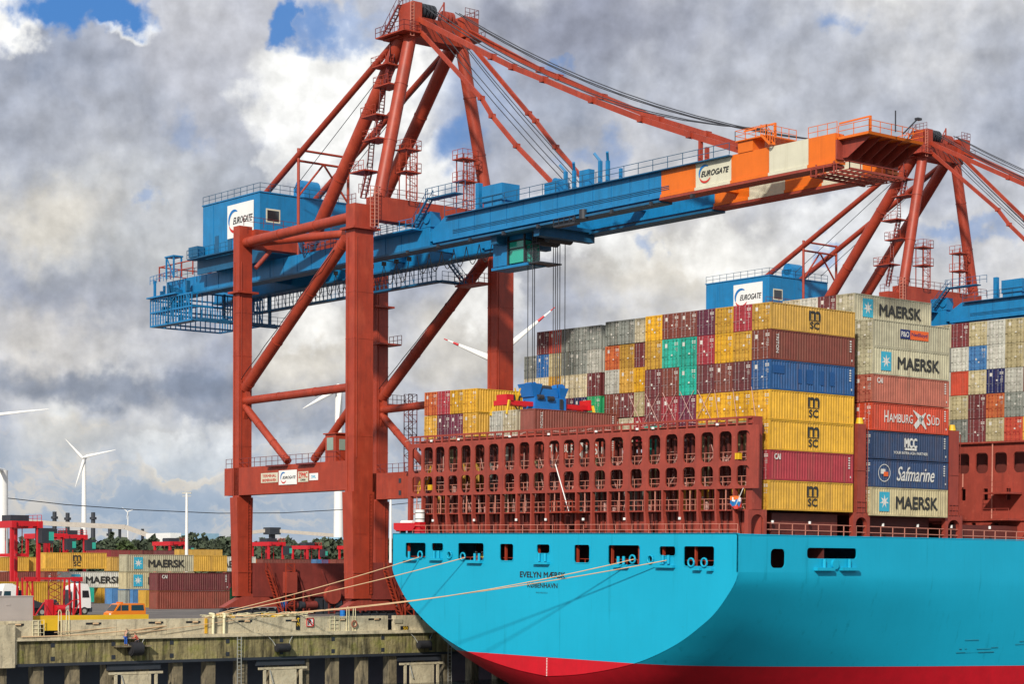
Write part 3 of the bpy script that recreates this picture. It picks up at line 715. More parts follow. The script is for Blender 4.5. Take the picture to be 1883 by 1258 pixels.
COLS=dict(yellow=(.66,.36,.012),crimson=(.36,.020,.035),maroon=(.16,.028,.032),brown=(.22,.048,.030),blue=(.010,.10,.30),navy=(.01,.018,.11),teal=(.015,.40,.30),white=(.55,.55,.48),grey=(.26,.28,.25),
  beige=(.50,.43,.24),cream=(.60,.53,.36),ochre=(.55,.31,.04),red=(.52,.060,.025),salmon=(.48,.135,.085),green=(.01,.36,.13),orange=(.58,.13,.02),olive=(.34,.31,.16),darkgrey=(.12,.14,.12),skyblue=(.05,.22,.50),purple=(.14,.02,.05),cocoa=(.17,.045,.035),lightblue=(.10,.30,.55))
CNAME=dict(darkgrey='dark grey',skyblue='sky blue',cocoa='dark brown',lightblue='pale blue')
ORD=['bottom','second','third','fourth','fifth','sixth','seventh','eighth','ninth']
NUM=['first','second','third','fourth','fifth','sixth','seventh','eighth','ninth','tenth','eleventh','twelfth','thirteenth','fourteenth','fifteenth','sixteenth','seventeenth','eighteenth','nineteenth','twentieth','twenty-first','twenty-second','twenty-third']
RC=random.Random(11)
def container(x,y,z,h,col,label,group,ship=True,plain=False,sx=1,sy=1,parts=True,jx=0):
    o=bpy.data.objects.new('shipping_container',None); COL.objects.link(o)
    T=Matrix.Translation((x+jx,y,z))@Matrix.Diagonal((sx,sy,h/CH,1)); o.matrix_world=SHIP@T if ship else T
    props(o,label,'container',group); c=COLS[col]; k=RC.uniform(.78,1.15); fd=RC.uniform(0,.16); gm=sum(c)/3; c=tuple(min(1,(q*(1-fd)+gm*fd)*k) for q in c)
    b=bpy.data.objects.new('body',BODY_P if plain else BODY_D); COL.objects.link(b); b.parent=o; b.color=(*c,1)
    if not plain:
        for i in (0,1):
            d=bpy.data.objects.new('door',DOORS[i]); COL.objects.link(d); d.parent=o; d.color=(*c,1)
            if parts:
                r=bpy.data.objects.new('locking_bars',BARS[i]); COL.objects.link(r); r.parent=d
                g=.42 if sum(c)<.6 else -.14; r.color=(*[max(.02,q*.75+g*.45) for q in c],1)
        if parts:
            mk=bpy.data.objects.new('markings',MARKS[RC.randrange(6)]); COL.objects.link(mk); mk.parent=o
    return o
def sideframe(xc,zc,h): # local frame on the -Y side of a container scaled so h=real height; text is made in container-local units
    return frame((xc,-.012,zc),(1,0,0),(0,0,1))
def rib_shaded(name,c,c2):  # stripes put the light and shade of the wall ribs into the lettering colour
    m=mat(name,c,.5,var=.15); nt=m.node_tree; b=nt.nodes['Principled BSDF']; src=b.inputs['Base Color'].links[0].from_socket
    geo=nt.nodes.new('ShaderNodeTexCoord'); w=nt.nodes.new('ShaderNodeTexWave'); w.bands_direction='X'; w.inputs['Scale'].default_value=.314/.36; w.inputs['Distortion'].default_value=.0; nt.links.new(geo.outputs['Object'],w.inputs[0])
    r=nt.nodes.new('ShaderNodeMapRange'); r.inputs[1].default_value=.55; r.inputs[2].default_value=.95; r.inputs[4].default_value=.55; nt.links.new(w.outputs['Fac'],r.inputs[0])
    x=nt.nodes.new('ShaderNodeMix'); x.data_type='RGBA'; nt.links.new(r.outputs[0],x.inputs[0]); nt.links.new(src,x.inputs[6]); x.inputs[7].default_value=(*c2,1); nt.links.new(x.outputs[2],b.inputs['Base Color']); return m
RIB_SHADED={LBK:rib_shaded('worn black lettering',(.018,.02,.022),(.10,.09,.06)),LW:rib_shaded('worn white lettering',(.72,.72,.68),(.36,.33,.30)),LC:rib_shaded('worn light blue',(.03,.40,.58),(.10,.36,.46))}
def addlogo(o,name,m,mt,par=None):
    mt=RIB_SHADED.get(mt,mt)
    q=obj(name,(m,mt)); q.parent=par or o; return q
def star(fr,cx,cy,r):
    m=M(); vs=[fr@V((cx,cy,.012))]
    for i in range(14): t=rad(90+360*i/14); rr=r if i%2==0 else r*.38; vs.append(fr@V((cx+rr*math.cos(t),cy+rr*math.sin(t),.012)))
    return m.add(vs,[(0,i+1,(i+1)%14+1) for i in range(14)])
def logo(o,kind,h=2.9):
    L=CL; k=CH/h; F=lambda x,z: frame((x,-.015,z),(1,0,0),(0,0,1))
    if kind=='msc':
        addlogo(o,'lettering_m',text('m',1.6,.9,F(L*.51,1.98),.035),LBK); addlogo(o,'emblem_bar',rect2d(-.85,.85,-.04,.04,F(L*.51,1.40)),LBK); addlogo(o,'lettering',text('SC',1.35,.72,F(L*.51,.86),.03),LBK)
    if kind=='maersk':
        f=F(L*.17,1.45); addlogo(o,'logo_field',rect2d(-.8,.8,-1.0,1.0,f),LC); addlogo(o,'star_emblem',star(f,0,0,.72),LW)
        addlogo(o,'lettering',text('MAERSK',6.6,1.25,F(L*.59,1.40),.035),LBK)
    if kind=='pno':
        addlogo(o,'logo_field',rect2d(-.8,.8,-.5,.5,F(L*.41,1.65)),LN); addlogo(o,'lettering',text('P&O',1.2,.55,F(L*.41,1.65),.02),LW)
        addlogo(o,'logo_field',rect2d(-1.45,1.45,-.5,.5,F(L*.41+2.25,1.65)),LO); addlogo(o,'lettering',text('Nedlloyd',2.5,.5,F(L*.41+2.25,1.65),.02),LN)
    if kind=='cai': addlogo(o,'lettering',text('CAI',.85,.55,F(L*.095,2.3),.03),LW)
    if kind=='hamburg':
        addlogo(o,'lettering',text('H',.6,1.25,F(2.2,1.55),.01),LW); addlogo(o,'lettering',text('AMBURG',3.7,.9,F(4.5,1.42),.01),LW); addlogo(o,'lettering',text('S',.6,1.2,F(8.9,1.5),.01),LW); addlogo(o,'lettering',text('ÜD',1.3,1.0,F(10.0,1.48),.01),LW)
        m=M(); f=F(7.5,1.45)
        for a,b,w0,w1 in (((-1.1,.95),(.1,.1),.05,.32),((.1,.1),(1.0,-1.0),.34,.08),((-.8,-.85),(.1,.0),.30,.3),((.1,.0),(.9,.75),.3,.06)):
            a,b=V(a),V(b); n=V((-(b-a).y,(b-a).x)).normalized(); m.add([f@V((*p,.012)) for p in (a-n*w0,b-n*w1,b+n*w1,a+n*w0)],[(0,1,2,3)])
        addlogo(o,'bird_emblem',m,LW)
    if kind=='mcc':
        addlogo(o,'lettering',text('MCC',1.9,.95,F(L*.5,1.85),.05),LW); addlogo(o,'emblem_bar',rect2d(-.95,.95,-.12,.12,F(L*.5,1.18)),LW); addlogo(o,'lettering',text('YOUR INTRA ASIA PARTNER',5.4,.3,F(L*.5,.75),.01),LW)
    if kind=='safmarine':
        f=F(2.0,1.5); addlogo(o,'emblem_ring',arc2d(0,0,.86,.94,0,359,f,False,26),LW); addlogo(o,'emblem_flag',rect2d(-.55,.15,-.1,.42,f),LW); addlogo(o,'emblem_flag',rect2d(-.1,.6,-.35,.12,f,.012),LO)
        addlogo(o,'lettering',text('Safmarine',6.0,1.5,F(L*.57,1.5),.012,.35),LW)
    if kind=='vert': addlogo(o,'lettering',text('TRITON',1.9,.36,frame((.95,-.015,1.6),(0,0,-1),(1,0,0)),.02),LW)
    if kind=='patch':
        for i,(x,w) in enumerate(((1.2,1.6),(4.2,.5),(5.6,.9),(7.4,.6),(8.9,.7))): addlogo(o,'overpainted_patch',rect2d(-w/2,w/2,-.7 if i else .1,.7 if i else .9,F(x,1.5)),mat('overpainted blue',(.009,.075,.24),.5,var=.1))
    if kind in('hamburg','mcc','safmarine','cai','vert','patch'):
        m=M(); 
        for i in range(5): m.box(L-.75,L-.5,-.012,-.0,2.45-i*.25,2.58-i*.25)
        m.box(L-.5,L-.35,-.012,0,.5,.7); addlogo(o,'markings',m,LW)
def block(name,x,cols,zs,grid,ship=True,skip=()):
    pass
# --- nearest block (against the lashing bridge)
def near_block():
    G='containers in the nearest deck block'
    zb=[0,2.9,5.8,8.7,11.6,14.5,17.4]; hh=[2.9]*6+[2.59]
    R=['yellow yellow maroon yellow ochre brown olive','red olive cocoa brown maroon yellow cocoa','yellow brown olive cocoa purple olive brown',
       'yellow yellow yellow yellow purple crimson maroon','blue maroon brown maroon teal brown maroon','brown yellow yellow crimson teal teal yellow','yellow crimson yellow purple brown brown yellow']
    R[1]='crimson cocoa brown olive cocoa maroon olive'
    R[2]='yellow olive cocoa olive purple brown teal'
    lg={0:'msc',1:'cai',2:'msc',3:'msc',4:'patch',5:'vert',6:'msc'}
    for t in range(7):
        for c,col in enumerate(R[t].split()):
            n=CNAME.get(col,col)
            if c==0: 
                w={'msc':'yellow container with black MSC emblem','cai':'crimson container with CAI lettering','patch':'bright blue container with overpainted patches','vert':'brown container with white lettering down its edge'}[lg[t]]
                lab=f"{w}, {ORD[t]} {'tier ' if t else 'tier '}of the near corner stack" if t<6 else f"{w}, top of the near corner stack"
            else: lab=f"{n} container doors out, {ORD[t] if t<6 else 'top'} tier, {NUM[c]} column from right corner, nearest block"
            o=container(0,.02+2.5*c,zb[t],hh[t]-.04,col,lab,G)
            if c==0: logo(o,lg[t])
    for c in range(7,14):
        for t in range(2):
            col=RC.choice(['cocoa','maroon','brown','olive','darkgrey','purple']) 
            container(0,.02+2.5*c-.1,zb[t],2.86,col,f"{CNAME.get(col,col)} container behind the lashing bridge, {ORD[t]} tier, {NUM[c]} column from right",G)
    # columns to port: (y, sy, colours bottom..top, x shift)
    spec=[(34.84,1,['cocoa','brown','red','brown']),(37.93,.97,['olive','brown','white','cream']),(40.40,.42+.5,['cocoa','darkgrey','maroon','white']),
          (45.0,1,['maroon','ochre','brown','yellow','yellow']),(47.43,1,['cocoa','maroon','olive','purple','yellow']),(49.87,1,['ochre','cocoa','maroon','purple','crimson']),(52.3,1,['maroon','brown','cocoa','yellow','orange'])]
    zz=[0,2.9,5.8,8.72,11.45]; hz=[2.86,2.86,2.86,2.66,2.7]
    spec.insert(3,(40.25,.01,[]))
    for i,(y,sy,cs) in enumerate(spec):
        if not cs: continue
        for t,col in enumerate(cs):
            plain=(i==0 and t>=2)
            nn=['fourteenth','fifteenth','sixteenth','','fourth','third','second','first'][i]
            side='left end' if i>3 else 'right'
            o=container(0,y,zz[t],hz[t],col,f"{CNAME.get(col,col)} container, {ORD[t]} tier, {nn} column from the {side}, nearest block"+(' , plain end wall' if 0 else ''),G,plain=plain,sy=min(1,sy))
            if i==0 and t==3: logo(o,'vert')
            if i==0 and t==2: logo(o,'hamburg')
            if i==4 and t==4: logo(o,'msc')
            if i==4 and t==3: logo(o,'msc')
near_block()
def second_block():
    G='containers in the second deck block'; X=14.62; zb=[-.25,2.65,5.5,8.35,11.2,14.0,16.75,19.6]
    st=[('beige','maersk','beige container with black lettering and star emblem, bottom of second corner stack'),('navy2','safmarine','dark blue container with white script lettering and ringed flag'),('navy2','mcc','dark blue container with white MCC block lettering'),
        ('red','hamburg','bright red container with white HAMBURG lettering and bird emblem'),('salmon','cai','faded salmon container with CAI lettering and rust patches'),('olive2','maersk','pale beige container with star emblem, third down the second stack'),('olive2','pno','pale green grey container with navy and orange label')]
    COLS['navy2']=(.020,.052,.135); COLS['olive2']=(.44,.41,.27)
    CNAME['navy2']='dark blue'; CNAME['olive2']='pale beige'
    for t,(c,l,lab) in enumerate(st):
        o=container(X,-.22,zb[t],2.76 if t else 2.86,c,lab,G); logo(o,l)
    cc=['cocoa','navy','skyblue','darkgrey','maroon','grey','grey','olive2']
    for t in range(3,8):
        o=container(X,2.25,zb[t],2.72,cc[t],f"{'grey beige container with star emblem on top of second block' if t==7 else CNAME.get(cc[t],cc[t])+' container half hidden, '+ORD[t]+' tier behind second corner stack'}",G)
        if t==7: logo(o,'maersk')
    for c,col in ((2,'maroon'),(3,'white'),(4,'cream')):
        for t in (6,7): container(X,2.25+2.46*(c-1),zb[t],2.72,col if t==7 else 'brown',f"{col if t==7 else 'brown'} container peeping over the yellow corner stack, {ORD[t]} tier, {NUM[c]} column",G)
    cols=[(32.26,1,'maroon yellow beige maroon cream'.split(),['crimson','beige','yellow','maroon','cream']),
          (34.75,1,None,['cream','maroon','ochre','ochre','grey']),(37.21,1,None,['brown','brown','white','orange','grey']),
          (40.40,.95,None,['brown','green','maroon','white','grey']),(42.75,.945,None,['cocoa','navy','cream','grey','grey']),(45.06,.945,None,['maroon','purple','cream','darkgrey','grey']),
          (47.37,.93,None,['maroon','purple','yellow','beige','red']),(49.6,.92,None,['brown','blue','cream','blue','maroon']),(51.86,.95,None,['olive','brown','cream','grey',None])]
    for i,(y,sy,_,cs) in enumerate(cols):
        for t,col in enumerate(cs):
            if col is None: continue
            k=t+3; z=zb[k]; h=2.74
            if i>=3: z-=.12*(k-3)*.5
            jx=.0 if i not in (4,5) else 0
            container(X,y,z,h,col,f"{CNAME.get(col,col)} container, {ORD[k]} tier, {NUM[8-i]} column from left, second block",G,sy=sy)
second_block()
def rear_block():
    G='containers in the rear deck block at right'; X=43.8; zb=[8.6,11.35,14.1,16.85,19.6]
    rows=[['yellow','red','beige','maroon','grey','beige','white'],['grey','grey','orange','maroon','beige','cream','brown'],['brown','white','navy','beige','red','white','grey'],['cream','beige','white','skyblue','white','grey','beige'],['ochre','beige','white','beige','maroon','cream','grey']]
    for t in range(5):
        for c in range(7):
            col=rows[t][c]; container(X,.52+2.5*c,zb[t],2.7,col,f"{CNAME.get(col,col)} container, {'top' if t==4 else ORD[t]} tier, {NUM[c]} column from right, far right block",G,plain=(t==2 and c==4))
rear_block()
# ------------------------------------------------------------------ ship-to-shore crane
XA,XB=-4.11,17.42; YW,YL=61.9,87.6      # near / far frame, waterside / landside leg lines
GN,GF=2.75,10.55                          # boom girder centre lines
def ring_tube(a,b,r,n=20):
    a,b=V(a),V(b); m=M().tube(a,b,r,n)
    for t in (.04,.33,.66,.96): c=a.lerp(b,t); d=(b-a).normalized()*.09; m.tube(c-d,c+d,r*1.07,n)
    return m
def crane():
    r=thing('gantry_crane','tall red and blue container crane, its orange tipped boom reaching over the ship','crane',(6.65,74,-12))
    def pt(n,m,mt,par=None,label=None): return part(r,n,m,mt,par,label)
    def leg(x,y,w,d,z0,z1,foot=None):
        m=M()
        x0,x1=x-w/2,x+w/2; y0,y1=y-d/2,y+d/2
        m.hexa([(x0,y0,3),(x1,y0,3),(x1,y1,3),(x0,y1,3)],[(x0,y0,z1),(x1,y0,z1),(x1,y1,z1),(x0,y1,z1)])
        f=foot or 0
        m.hexa([(x0,y0,z0),(x1,y0,z0),(x1,y1,z0),(x0,y1,z0)],[(x0-f,y0,3),(x1+f,y0,3),(x1+f,y1+f,3),(x0-f,y1+f,3)])
        return m
    for x,y,w,d,zt in ((XA,YW,2.7,1.8,36.9),(XA,YL,1.9,1.45,37.6),(XB,YW,2.7,1.8,37.2),(XB,YL,1.9,1.45,36.9)):
        l=pt('leg',leg(x,y,w,d,-9.6,zt,.25),RED)
        c=M().box(x-w/2-.5,x+w/2+.7,y-d/2-.5,y+d/2+.5,33.9 if y<70 else 29.0,34.15 if y<70 else 29.25)
        c.box(x-w/2-.08,x+w/2+.08,y-d/2-.08,y+d/2+.08,-6.6,-6.35)
        for zz in (-2,9.5,21,26.5): c.box(x-w/2-.03,x+w/2+.03,y-d/2-.03,y+d/2+.03,zz,zz+.09)
        c.ladder((x+w/2-.35,y-d/2-.12,-9),(x+w/2-.35,y-d/2-.12,2.8),.45,(1,0,0),.05).tube((x-w/2-.07,y+d*.25,-9),(x-w/2-.07,y+d*.25,33),.05,6).tube((x-w/2+.3,y-d/2-.06,7),(x-w/2+.3,y-d/2-.06,33),.045,6)
        # knee plates at the brace node
        c.hexa([(x-.3,y-d/2-.02,13),(x+.3,y-d/2-.02,13),(x+.3,y+d/2+.02,13),(x-.3,y+d/2+.02,13)],[(x-.3,y-d/2-.9 if y>70 else y-d/2-.02,15.5),(x+.3,y-d/2-.9 if y>70 else y-d/2-.02,15.5),(x+.3,y+d/2+(.9 if y<70 else .02),15.5),(x-.3,y+d/2+(.9 if y<70 else .02),15.5)])
        c.hexa([(x-.3,y-d/2-.9 if y>70 else y-d/2-.02,15.5),(x+.3,y-d/2-.9 if y>70 else y-d/2-.02,15.5),(x+.3,y+d/2+(.9 if y<70 else .02),15.5),(x-.3,y+d/2+(.9 if y<70 else .02),15.5)],[(x-.3,y-d/2-.02,18.4),(x+.3,y-d/2-.02,18.4),(x+.3,y+d/2+.02,18.4),(x-.3,y+d/2+.02,18.4)])
        pt('leg_collar',c,RED,l)
    # portal beams at z 3..6.7 in both frames
    for x in (XA,XB):
        b=pt('portal_beam',M().box(x-.95,x+.85,YW+.9,YL+2.7,3.25,6.75),RED)
        rl=M(); rl.rail([(x-.9,64.5,6.75),(x-.9,90,6.75)],1.15,1.35,.055); rl.box(x-1.5,x+.2,69.5,73.0,6.55,6.75).box(x-1.5,x+.2,75.5,79.8,6.55,6.75)
        pt('portal_railing',rl,DRK if 0 else mat('dull red rail',(.16,.03,.03)),b)
        for ya,za,yb,zb,rr in ((YL-.7,16.9,64.6,33.2,.72),(YL-.6,15.3,YW+.9,15.5,.52),(YL-.7,14.6,77.0,7.2,.48),(71.3,7.2,YW+1,13.6,.48),(YL-.8,35.5,YW+.9,35.7,.62)):
            pt('brace_tube',ring_tube((x,ya,za),(x,yb,zb),rr),RED)
        cb=M(); a=V((x-.8,YL-1,18)); c_=V((x-.8,66,32)); 
        for k in range(5):
            s=a.lerp(c_,k/5); e=a.lerp(c_,(k+1)/5); md=s.lerp(e,.5)+V((-.3,.5,-.6)); cb.path([s,md,e],.05)
        pt('cable_loop',cb,BLK)
    # sill beams along the rails with bogies
    for y,d in ((YW,1.8),(YL,1.5)):
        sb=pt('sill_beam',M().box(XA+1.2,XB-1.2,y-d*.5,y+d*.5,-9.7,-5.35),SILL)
        for x in (XA+1.5,XB-1.5,6.65):
            if x==6.65: continue
            m=M().hexa([(x-4.5,y-.7,-11.0),(x+4.5,y-.7,-11.0),(x+4.5,y+.7,-11.0),(x-4.5,y+.7,-11.0)],[(x-1.2,y-.7,-9.3),(x+1.2,y-.7,-9.3),(x+1.2,y+.7,-9.3),(x-1.2,y+.7,-9.3)])
            bg=pt('bogie',m,DRED)
            for k in range(8):
                xx=x-4.2+1.2*k; pt('bogie_wheel',M().tube((xx,y-.35,-11.55),(xx,y+.35,-11.55),.42,14),DRK,bg)
        st=M().stair((XA+5,y-1.6,-11.9),(XA+2.8,y-1.6,-6.3),.8,(0,1,0)); st.truss((XA+5.6,y-1.7,-11.8),(XA+5.6,y-1.7,-5.4),7,(1.3,0,0),.10)
        pt('leg_stair',st,RED)
        pt('cable_reel',M().tube((9,y-1.6,-9.5),(9,y-1.0,-9.5),1.6 if y<70 else 1.2,24),DRED)
        rr=random.Random(int(y)); x=XA+5.4
        while x<XB-5.5:
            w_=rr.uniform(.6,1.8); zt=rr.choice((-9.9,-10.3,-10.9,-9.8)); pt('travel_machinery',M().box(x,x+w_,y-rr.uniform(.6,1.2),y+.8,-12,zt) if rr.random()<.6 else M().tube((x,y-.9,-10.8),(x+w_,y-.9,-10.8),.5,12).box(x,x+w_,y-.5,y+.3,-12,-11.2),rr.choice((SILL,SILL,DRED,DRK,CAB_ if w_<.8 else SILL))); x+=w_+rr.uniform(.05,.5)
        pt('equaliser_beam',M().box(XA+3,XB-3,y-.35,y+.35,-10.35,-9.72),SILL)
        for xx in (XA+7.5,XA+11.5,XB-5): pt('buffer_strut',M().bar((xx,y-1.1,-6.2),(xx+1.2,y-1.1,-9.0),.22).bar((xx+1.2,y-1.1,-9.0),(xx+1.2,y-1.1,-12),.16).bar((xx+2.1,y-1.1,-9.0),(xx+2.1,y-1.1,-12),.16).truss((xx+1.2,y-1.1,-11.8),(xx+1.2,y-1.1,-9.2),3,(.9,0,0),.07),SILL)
        for x in (1.5,12.5): pt('electric_cabinet',M().box(x,x+1.6,y-1.9,y-.95,-9.2,-6.5),DRED)
    # top cross beams along X
    pt('cross_beam',M().box(XA+1.35,XB-1.35,YW-1.3,YW+.6,35.2,38.0),RED)
    cbm=pt('cross_beam',M().box(XA+.9,XB-.9,YL-1.6,YL-.1,34.8,37.2),RED)
    pt('beam_railing',M().rail([(XA-1,YW-1.2,38.0),(XB,YW-1.2,38.0)],1.1,1.4,.055).rail([(XA-1.2,YW-.9,36.9),(XA-1.2,YW+.8,36.9)],1.1,.8,.055),mat('dull red rail'))
    pt('beam_railing',M().rail([(XA-.8,YL-1.5,37.5),(XB,YL-1.5,37.5)],1.2,1.5,.055),mat('dull red rail'))
    pt('access_ladder',M().ladder((XA+.7,YW-1.6,34.2),(XA+.7,YW-1.6,39),.6,(1,0,0),.07).ladder((XA+1.1,YW-1.9,34.2),(XA+1.1,YW-1.9,39),.5,(1,0,0),.06),mat('pale red rail paint'))
    # ---- girders: tail part (over the portal) and boom
    YT=117.5
    for gx,nm in ((GN,'near'),(GF,'far')):
        pt('tail_girder',M().box(gx-.65,gx+.65,56.4,YT,32.0,34.3),BLU)
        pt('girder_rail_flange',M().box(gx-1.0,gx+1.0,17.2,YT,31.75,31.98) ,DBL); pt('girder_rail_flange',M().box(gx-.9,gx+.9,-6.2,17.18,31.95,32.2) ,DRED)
        segs=[(17.2,55.6,BLU,'boom_girder'),(12.2,17.17,ORA,'boom_section'),(7.2,12.17,CRE,'boom_section'),(2.1,7.17,ORA,'boom_section'),(-3.0,2.07,CRE,'boom_section'),(-6.4,-3.03,ORA,'boom_section')]
        for a,b,mt_,n in segs:
            m=M(); x0,x1=gx-.62,gx+.62
            if b>50: m.hexa([(x0,a,32.55),(x1,a,32.55),(x1,58.5,32.55),(x0,58.5,32.55)],[(x0,a,35.1),(x1,a,35.1),(x1,b-2.0,35.1),(x0,b-2.0,35.1)])
            else: m.box(x0,x1,a,b,32.55,35.1)
            pt(n,m,mt_)
            pt('lower_flange',M().box(gx-.8 ,gx+.8,a,b,32.25,32.55),mt_)
        pt('boom_hinge',M().box(gx-.7,gx+.7,56.2,59.2,34.3,36.1).tube((gx-.9,56.8,35.3),(gx+.9,56.8,35.3),.6,14),BLU)
        rl=M().rail([(gx-1.1,53,35.1),(gx-1.1,7,35.1)],1.15,2.2,.055)
        pt('boom_walkway_railing',rl,mat('dark blue rail',(.02,.09,.17)))
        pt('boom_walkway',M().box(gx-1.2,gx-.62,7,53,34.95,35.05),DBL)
        pt('tail_railing',M().rail([(gx-.7,57,34.3),(gx-.7,84,34.3)],1.15,2,.055).rail([(gx-.7,104,34.3),(gx-.7,YT,34.3)],1.15,2,.055),mat('dark blue rail'))
    cd=M()
    for z in (33.0,33.18,33.34): cd.bar((GN-.66,16,z),(GN-.66,52,z),.045)
    pt('conduit',cd,DBL)
    sf=M()
    for k in range(12): y=19+k*2.9; sf.box(GN-.66,GN-.62,y,y+.06,32.6,35.05)
    for k in range(17): y=62+k*3.2; sf.box(GN-.69,GN-.65,y,y+.07,32.05,34.25)
    pt('girder_stiffener',sf,mat('seam blue',(.006,.13,.32),.5))
    for k in range(9): y=12+k*6; pt('floodlight',M().box(GN-1.25,GN-.85,y,y+.35,31.5,31.9),DRK)
    pt('hinge_stair',M().stair((GN-1.5,58.2,34.4),(GN-1.5,55.2,37.4),.8),DBL)
    pt('hinge_platform',M().box(GN-2.2,GN-.7,57.8,68,34.0,34.15).rail([(GN-2.2,57.8,34.15),(GN-2.2,68,34.15)],1.15,1.3,.06),BLU)
    pt('hinge_platform',M().box(GN-2.0,GN-.7,50,55.5,37.2,37.35).rail([(GN-2.0,48,37.3),(GN-2.0,55.5,37.3)],1.15,1.3,.06),DBL)
    for y in (50,40,28,14,2): pt('boom_tie_beam',M().box(GN+.6,GF-.6,y-.35,y+.35,33.2,34.6),BLU if y>17 else ORA)
    for y in (62,72,82,98,110): pt('girder_tie_beam',M().box(GN+.6,GF-.6,y-.4,y+.4,32.6,34.0),BLU)
    # items on the boom
    pt('boom_box',M().box(GN-1.0,GN+1.6,42.6,46.2,35.6,37.5).box(GN-.9,GN+1.5,42.8,46,35.1,35.6),BLU)
    pt('boom_box',M().box(GN-.9,GN+.9,33.2,35.4,35.1,36.3),BLU)
    pt('latch_post',M().box(GN-.5,GN+.1,47.4,48.0,35.1,38.2).box(GN+.5,GN+1.0,46.6,47.1,35.1,37.6),BLU)
    for y,h in ((32.4,3.0),(31.0,2.9),(26.8,3.4),(25.6,3.2)):
        pt('stay_guide_horn',M().bar((GN-.4,y,35.0),(GN-.4,y,35.0+h*.75),.35).bar((GN-.4,y,35.0+h*.75),(GN-.9,y+(.45 if y in(32.4,26.8) else -.45),35.0+h),.28),BLU)
    pt('stay_bracket',M().box(GN-.4,GN+.4,28.6,30.2,35.1,37.0).tube((GN-.6,34,36.3),(GN+.6,34,36.3),.5,12).bar((GN,24,35),(GN,24,36.4),.3),BLU)
    pt('stay_bracket',M().box(GF-.4,GF+.4,35,37,35.1,36.8).tube((GF-.6,36.4,36.5),(GF+.6,36.4,36.5),.5,12),BLU)
    for y in (12.1,11.2): pt('stay_support_post',M().bar((GN,y,35),(GN,y,37.4 if y>12 else 36.6),.3,.4),RED)
    h=pt('stay_anchor_housing',M().box(GN-.7,GN+1.0,4.2,6.2,35.1,36.2).box(GN-.9,GN+3.4,2.2,6.4,36.2,36.32),ORA)
    pt('housing_railing',M().rail([(GN-.9,6.4,36.3),(GN-.9,2.2,36.3),(GN+3.4,2.2,36.3)],1.0,1.2,.05).rail([(GN+3.4,6.4,36.3),(GN-.9,6.4,36.3)],1.0,1.3,.05).stair((GN-.9,1.4,35.2),(GN-.9,2.6,36.3),.7),ORA,h)
    pt('davit_frame',M().bar((GN-.5,5.6,37.2),(GN+.8,2.6,37.7),.15).bar((GN+.8,2.6,37.75),(GN+.8,2.6,36.2),.18),ORA)
    pt('stay_anchor_housing',M().box(GF-.8,GF+.8,4.0,6.4,35.1,36.9),ORA)
    # tip platform
    tp=pt('tip_platform',M().hexa([(GN-.4,-6.6,34.45),(10.2,-6.6,34.45),(10.2,-10.2,34.45),(GN-.4,-10.2,34.45)],[(GN-.4,-6.4,34.7),(10.3,-6.4,34.7),(10.3,-10.3,34.7),(GN-.4,-10.3,34.7)]),ORA)
    m=M()
    for k in range(6): x=GN+.2+k*1.45; m.hexa([(x,-6.5,32.8),(x+.1,-6.5,32.8),(x+.1,-7.2,32.8),(x,-7.2,32.8)],[(x,-6.5,34.45),(x+.1,-6.5,34.45),(x+.1,-10.1,34.45),(x,-10.1,34.45)])
    m.box(GN-.6,11.0,-6.6,-6.4,32.6,34.45)
    pt('platform_bracket',m,DRED,tp)
    pt('platform_railing',M().rail([(GN-.4,-6.6,34.7),(GN-.4,-10.3,34.7),(10.3,-10.3,34.7),(10.3,-6.6,34.7)],1.05,1.5,.055).rail([(GN-.4,-2.8,35.1),(GN-.4,-6.4,35.1)],1.1,1.2,.05),ORA,tp)
    pt('davit_frame',M().bar((GN-.2,-6.5,36.0),(GN+.6,-9.6,36.3),.14).bar((GN+.6,-9.6,36.35),(GN+.6,-9.6,34.9),.2),ORA)
    pt('jib_lamp',M().bar((6.6,-10.8,34.9),(8.0,-11.4,36.4),.12).box(7.8,8.4,-11.6,-11.2,36.3,36.5),DRK)
    pt('mast_loop',M().bar((5.4,-10.9,34.9),(5.4,-10.9,36.9),.09),DRK)
    CRADLE=M()
    for yy in (-8.4,-7.2,-6.0,-4.8,-3.6): CRADLE.box(GN-.9,9.6,yy-.12,yy+.12,31.3,31.5)
    for k in range(11): xx=GN-.8+k*.8; CRADLE.box(xx-.05,xx+.05,-8.4,-3.6,31.33,31.42)
    pt('tip_cradle',CRADLE.rail([(GN-.9,-3.6,31.4),(GN-.9,-8.4,31.4),(9.6,-8.4,31.4)],.7,1.6,.07,1).bar((GN-.8,-4.2,32.4),(GN-.8,-4.2,31.2),.14).bar((GN-.8,-6.4,32.4),(GN-.8,-6.4,31.2),.14).bar((9.5,-6.4,34),(9.5,-6.4,31.2),.14),DRED)
    # ---- apex frame
    AX0,AX1,AY,AZ=3.3,10.6,61.6,58.3
    tf=[((AX0,AY,AZ+.8),(-1.7,YW-.6,38.0),.78),((AX1,AY,AZ+.8),(15.0,YW-.6,38.0),.78),((AX0-.3,AY+1.0,AZ+.6),(GN+.1,82.8,35.0),.82),((AX1,AY+1.0,AZ+.6),(GF-.1,82.8,35.0),.82)]
    for a,b,rr in tf: pt('apex_leg',ring_tube(b,a,rr),RED)
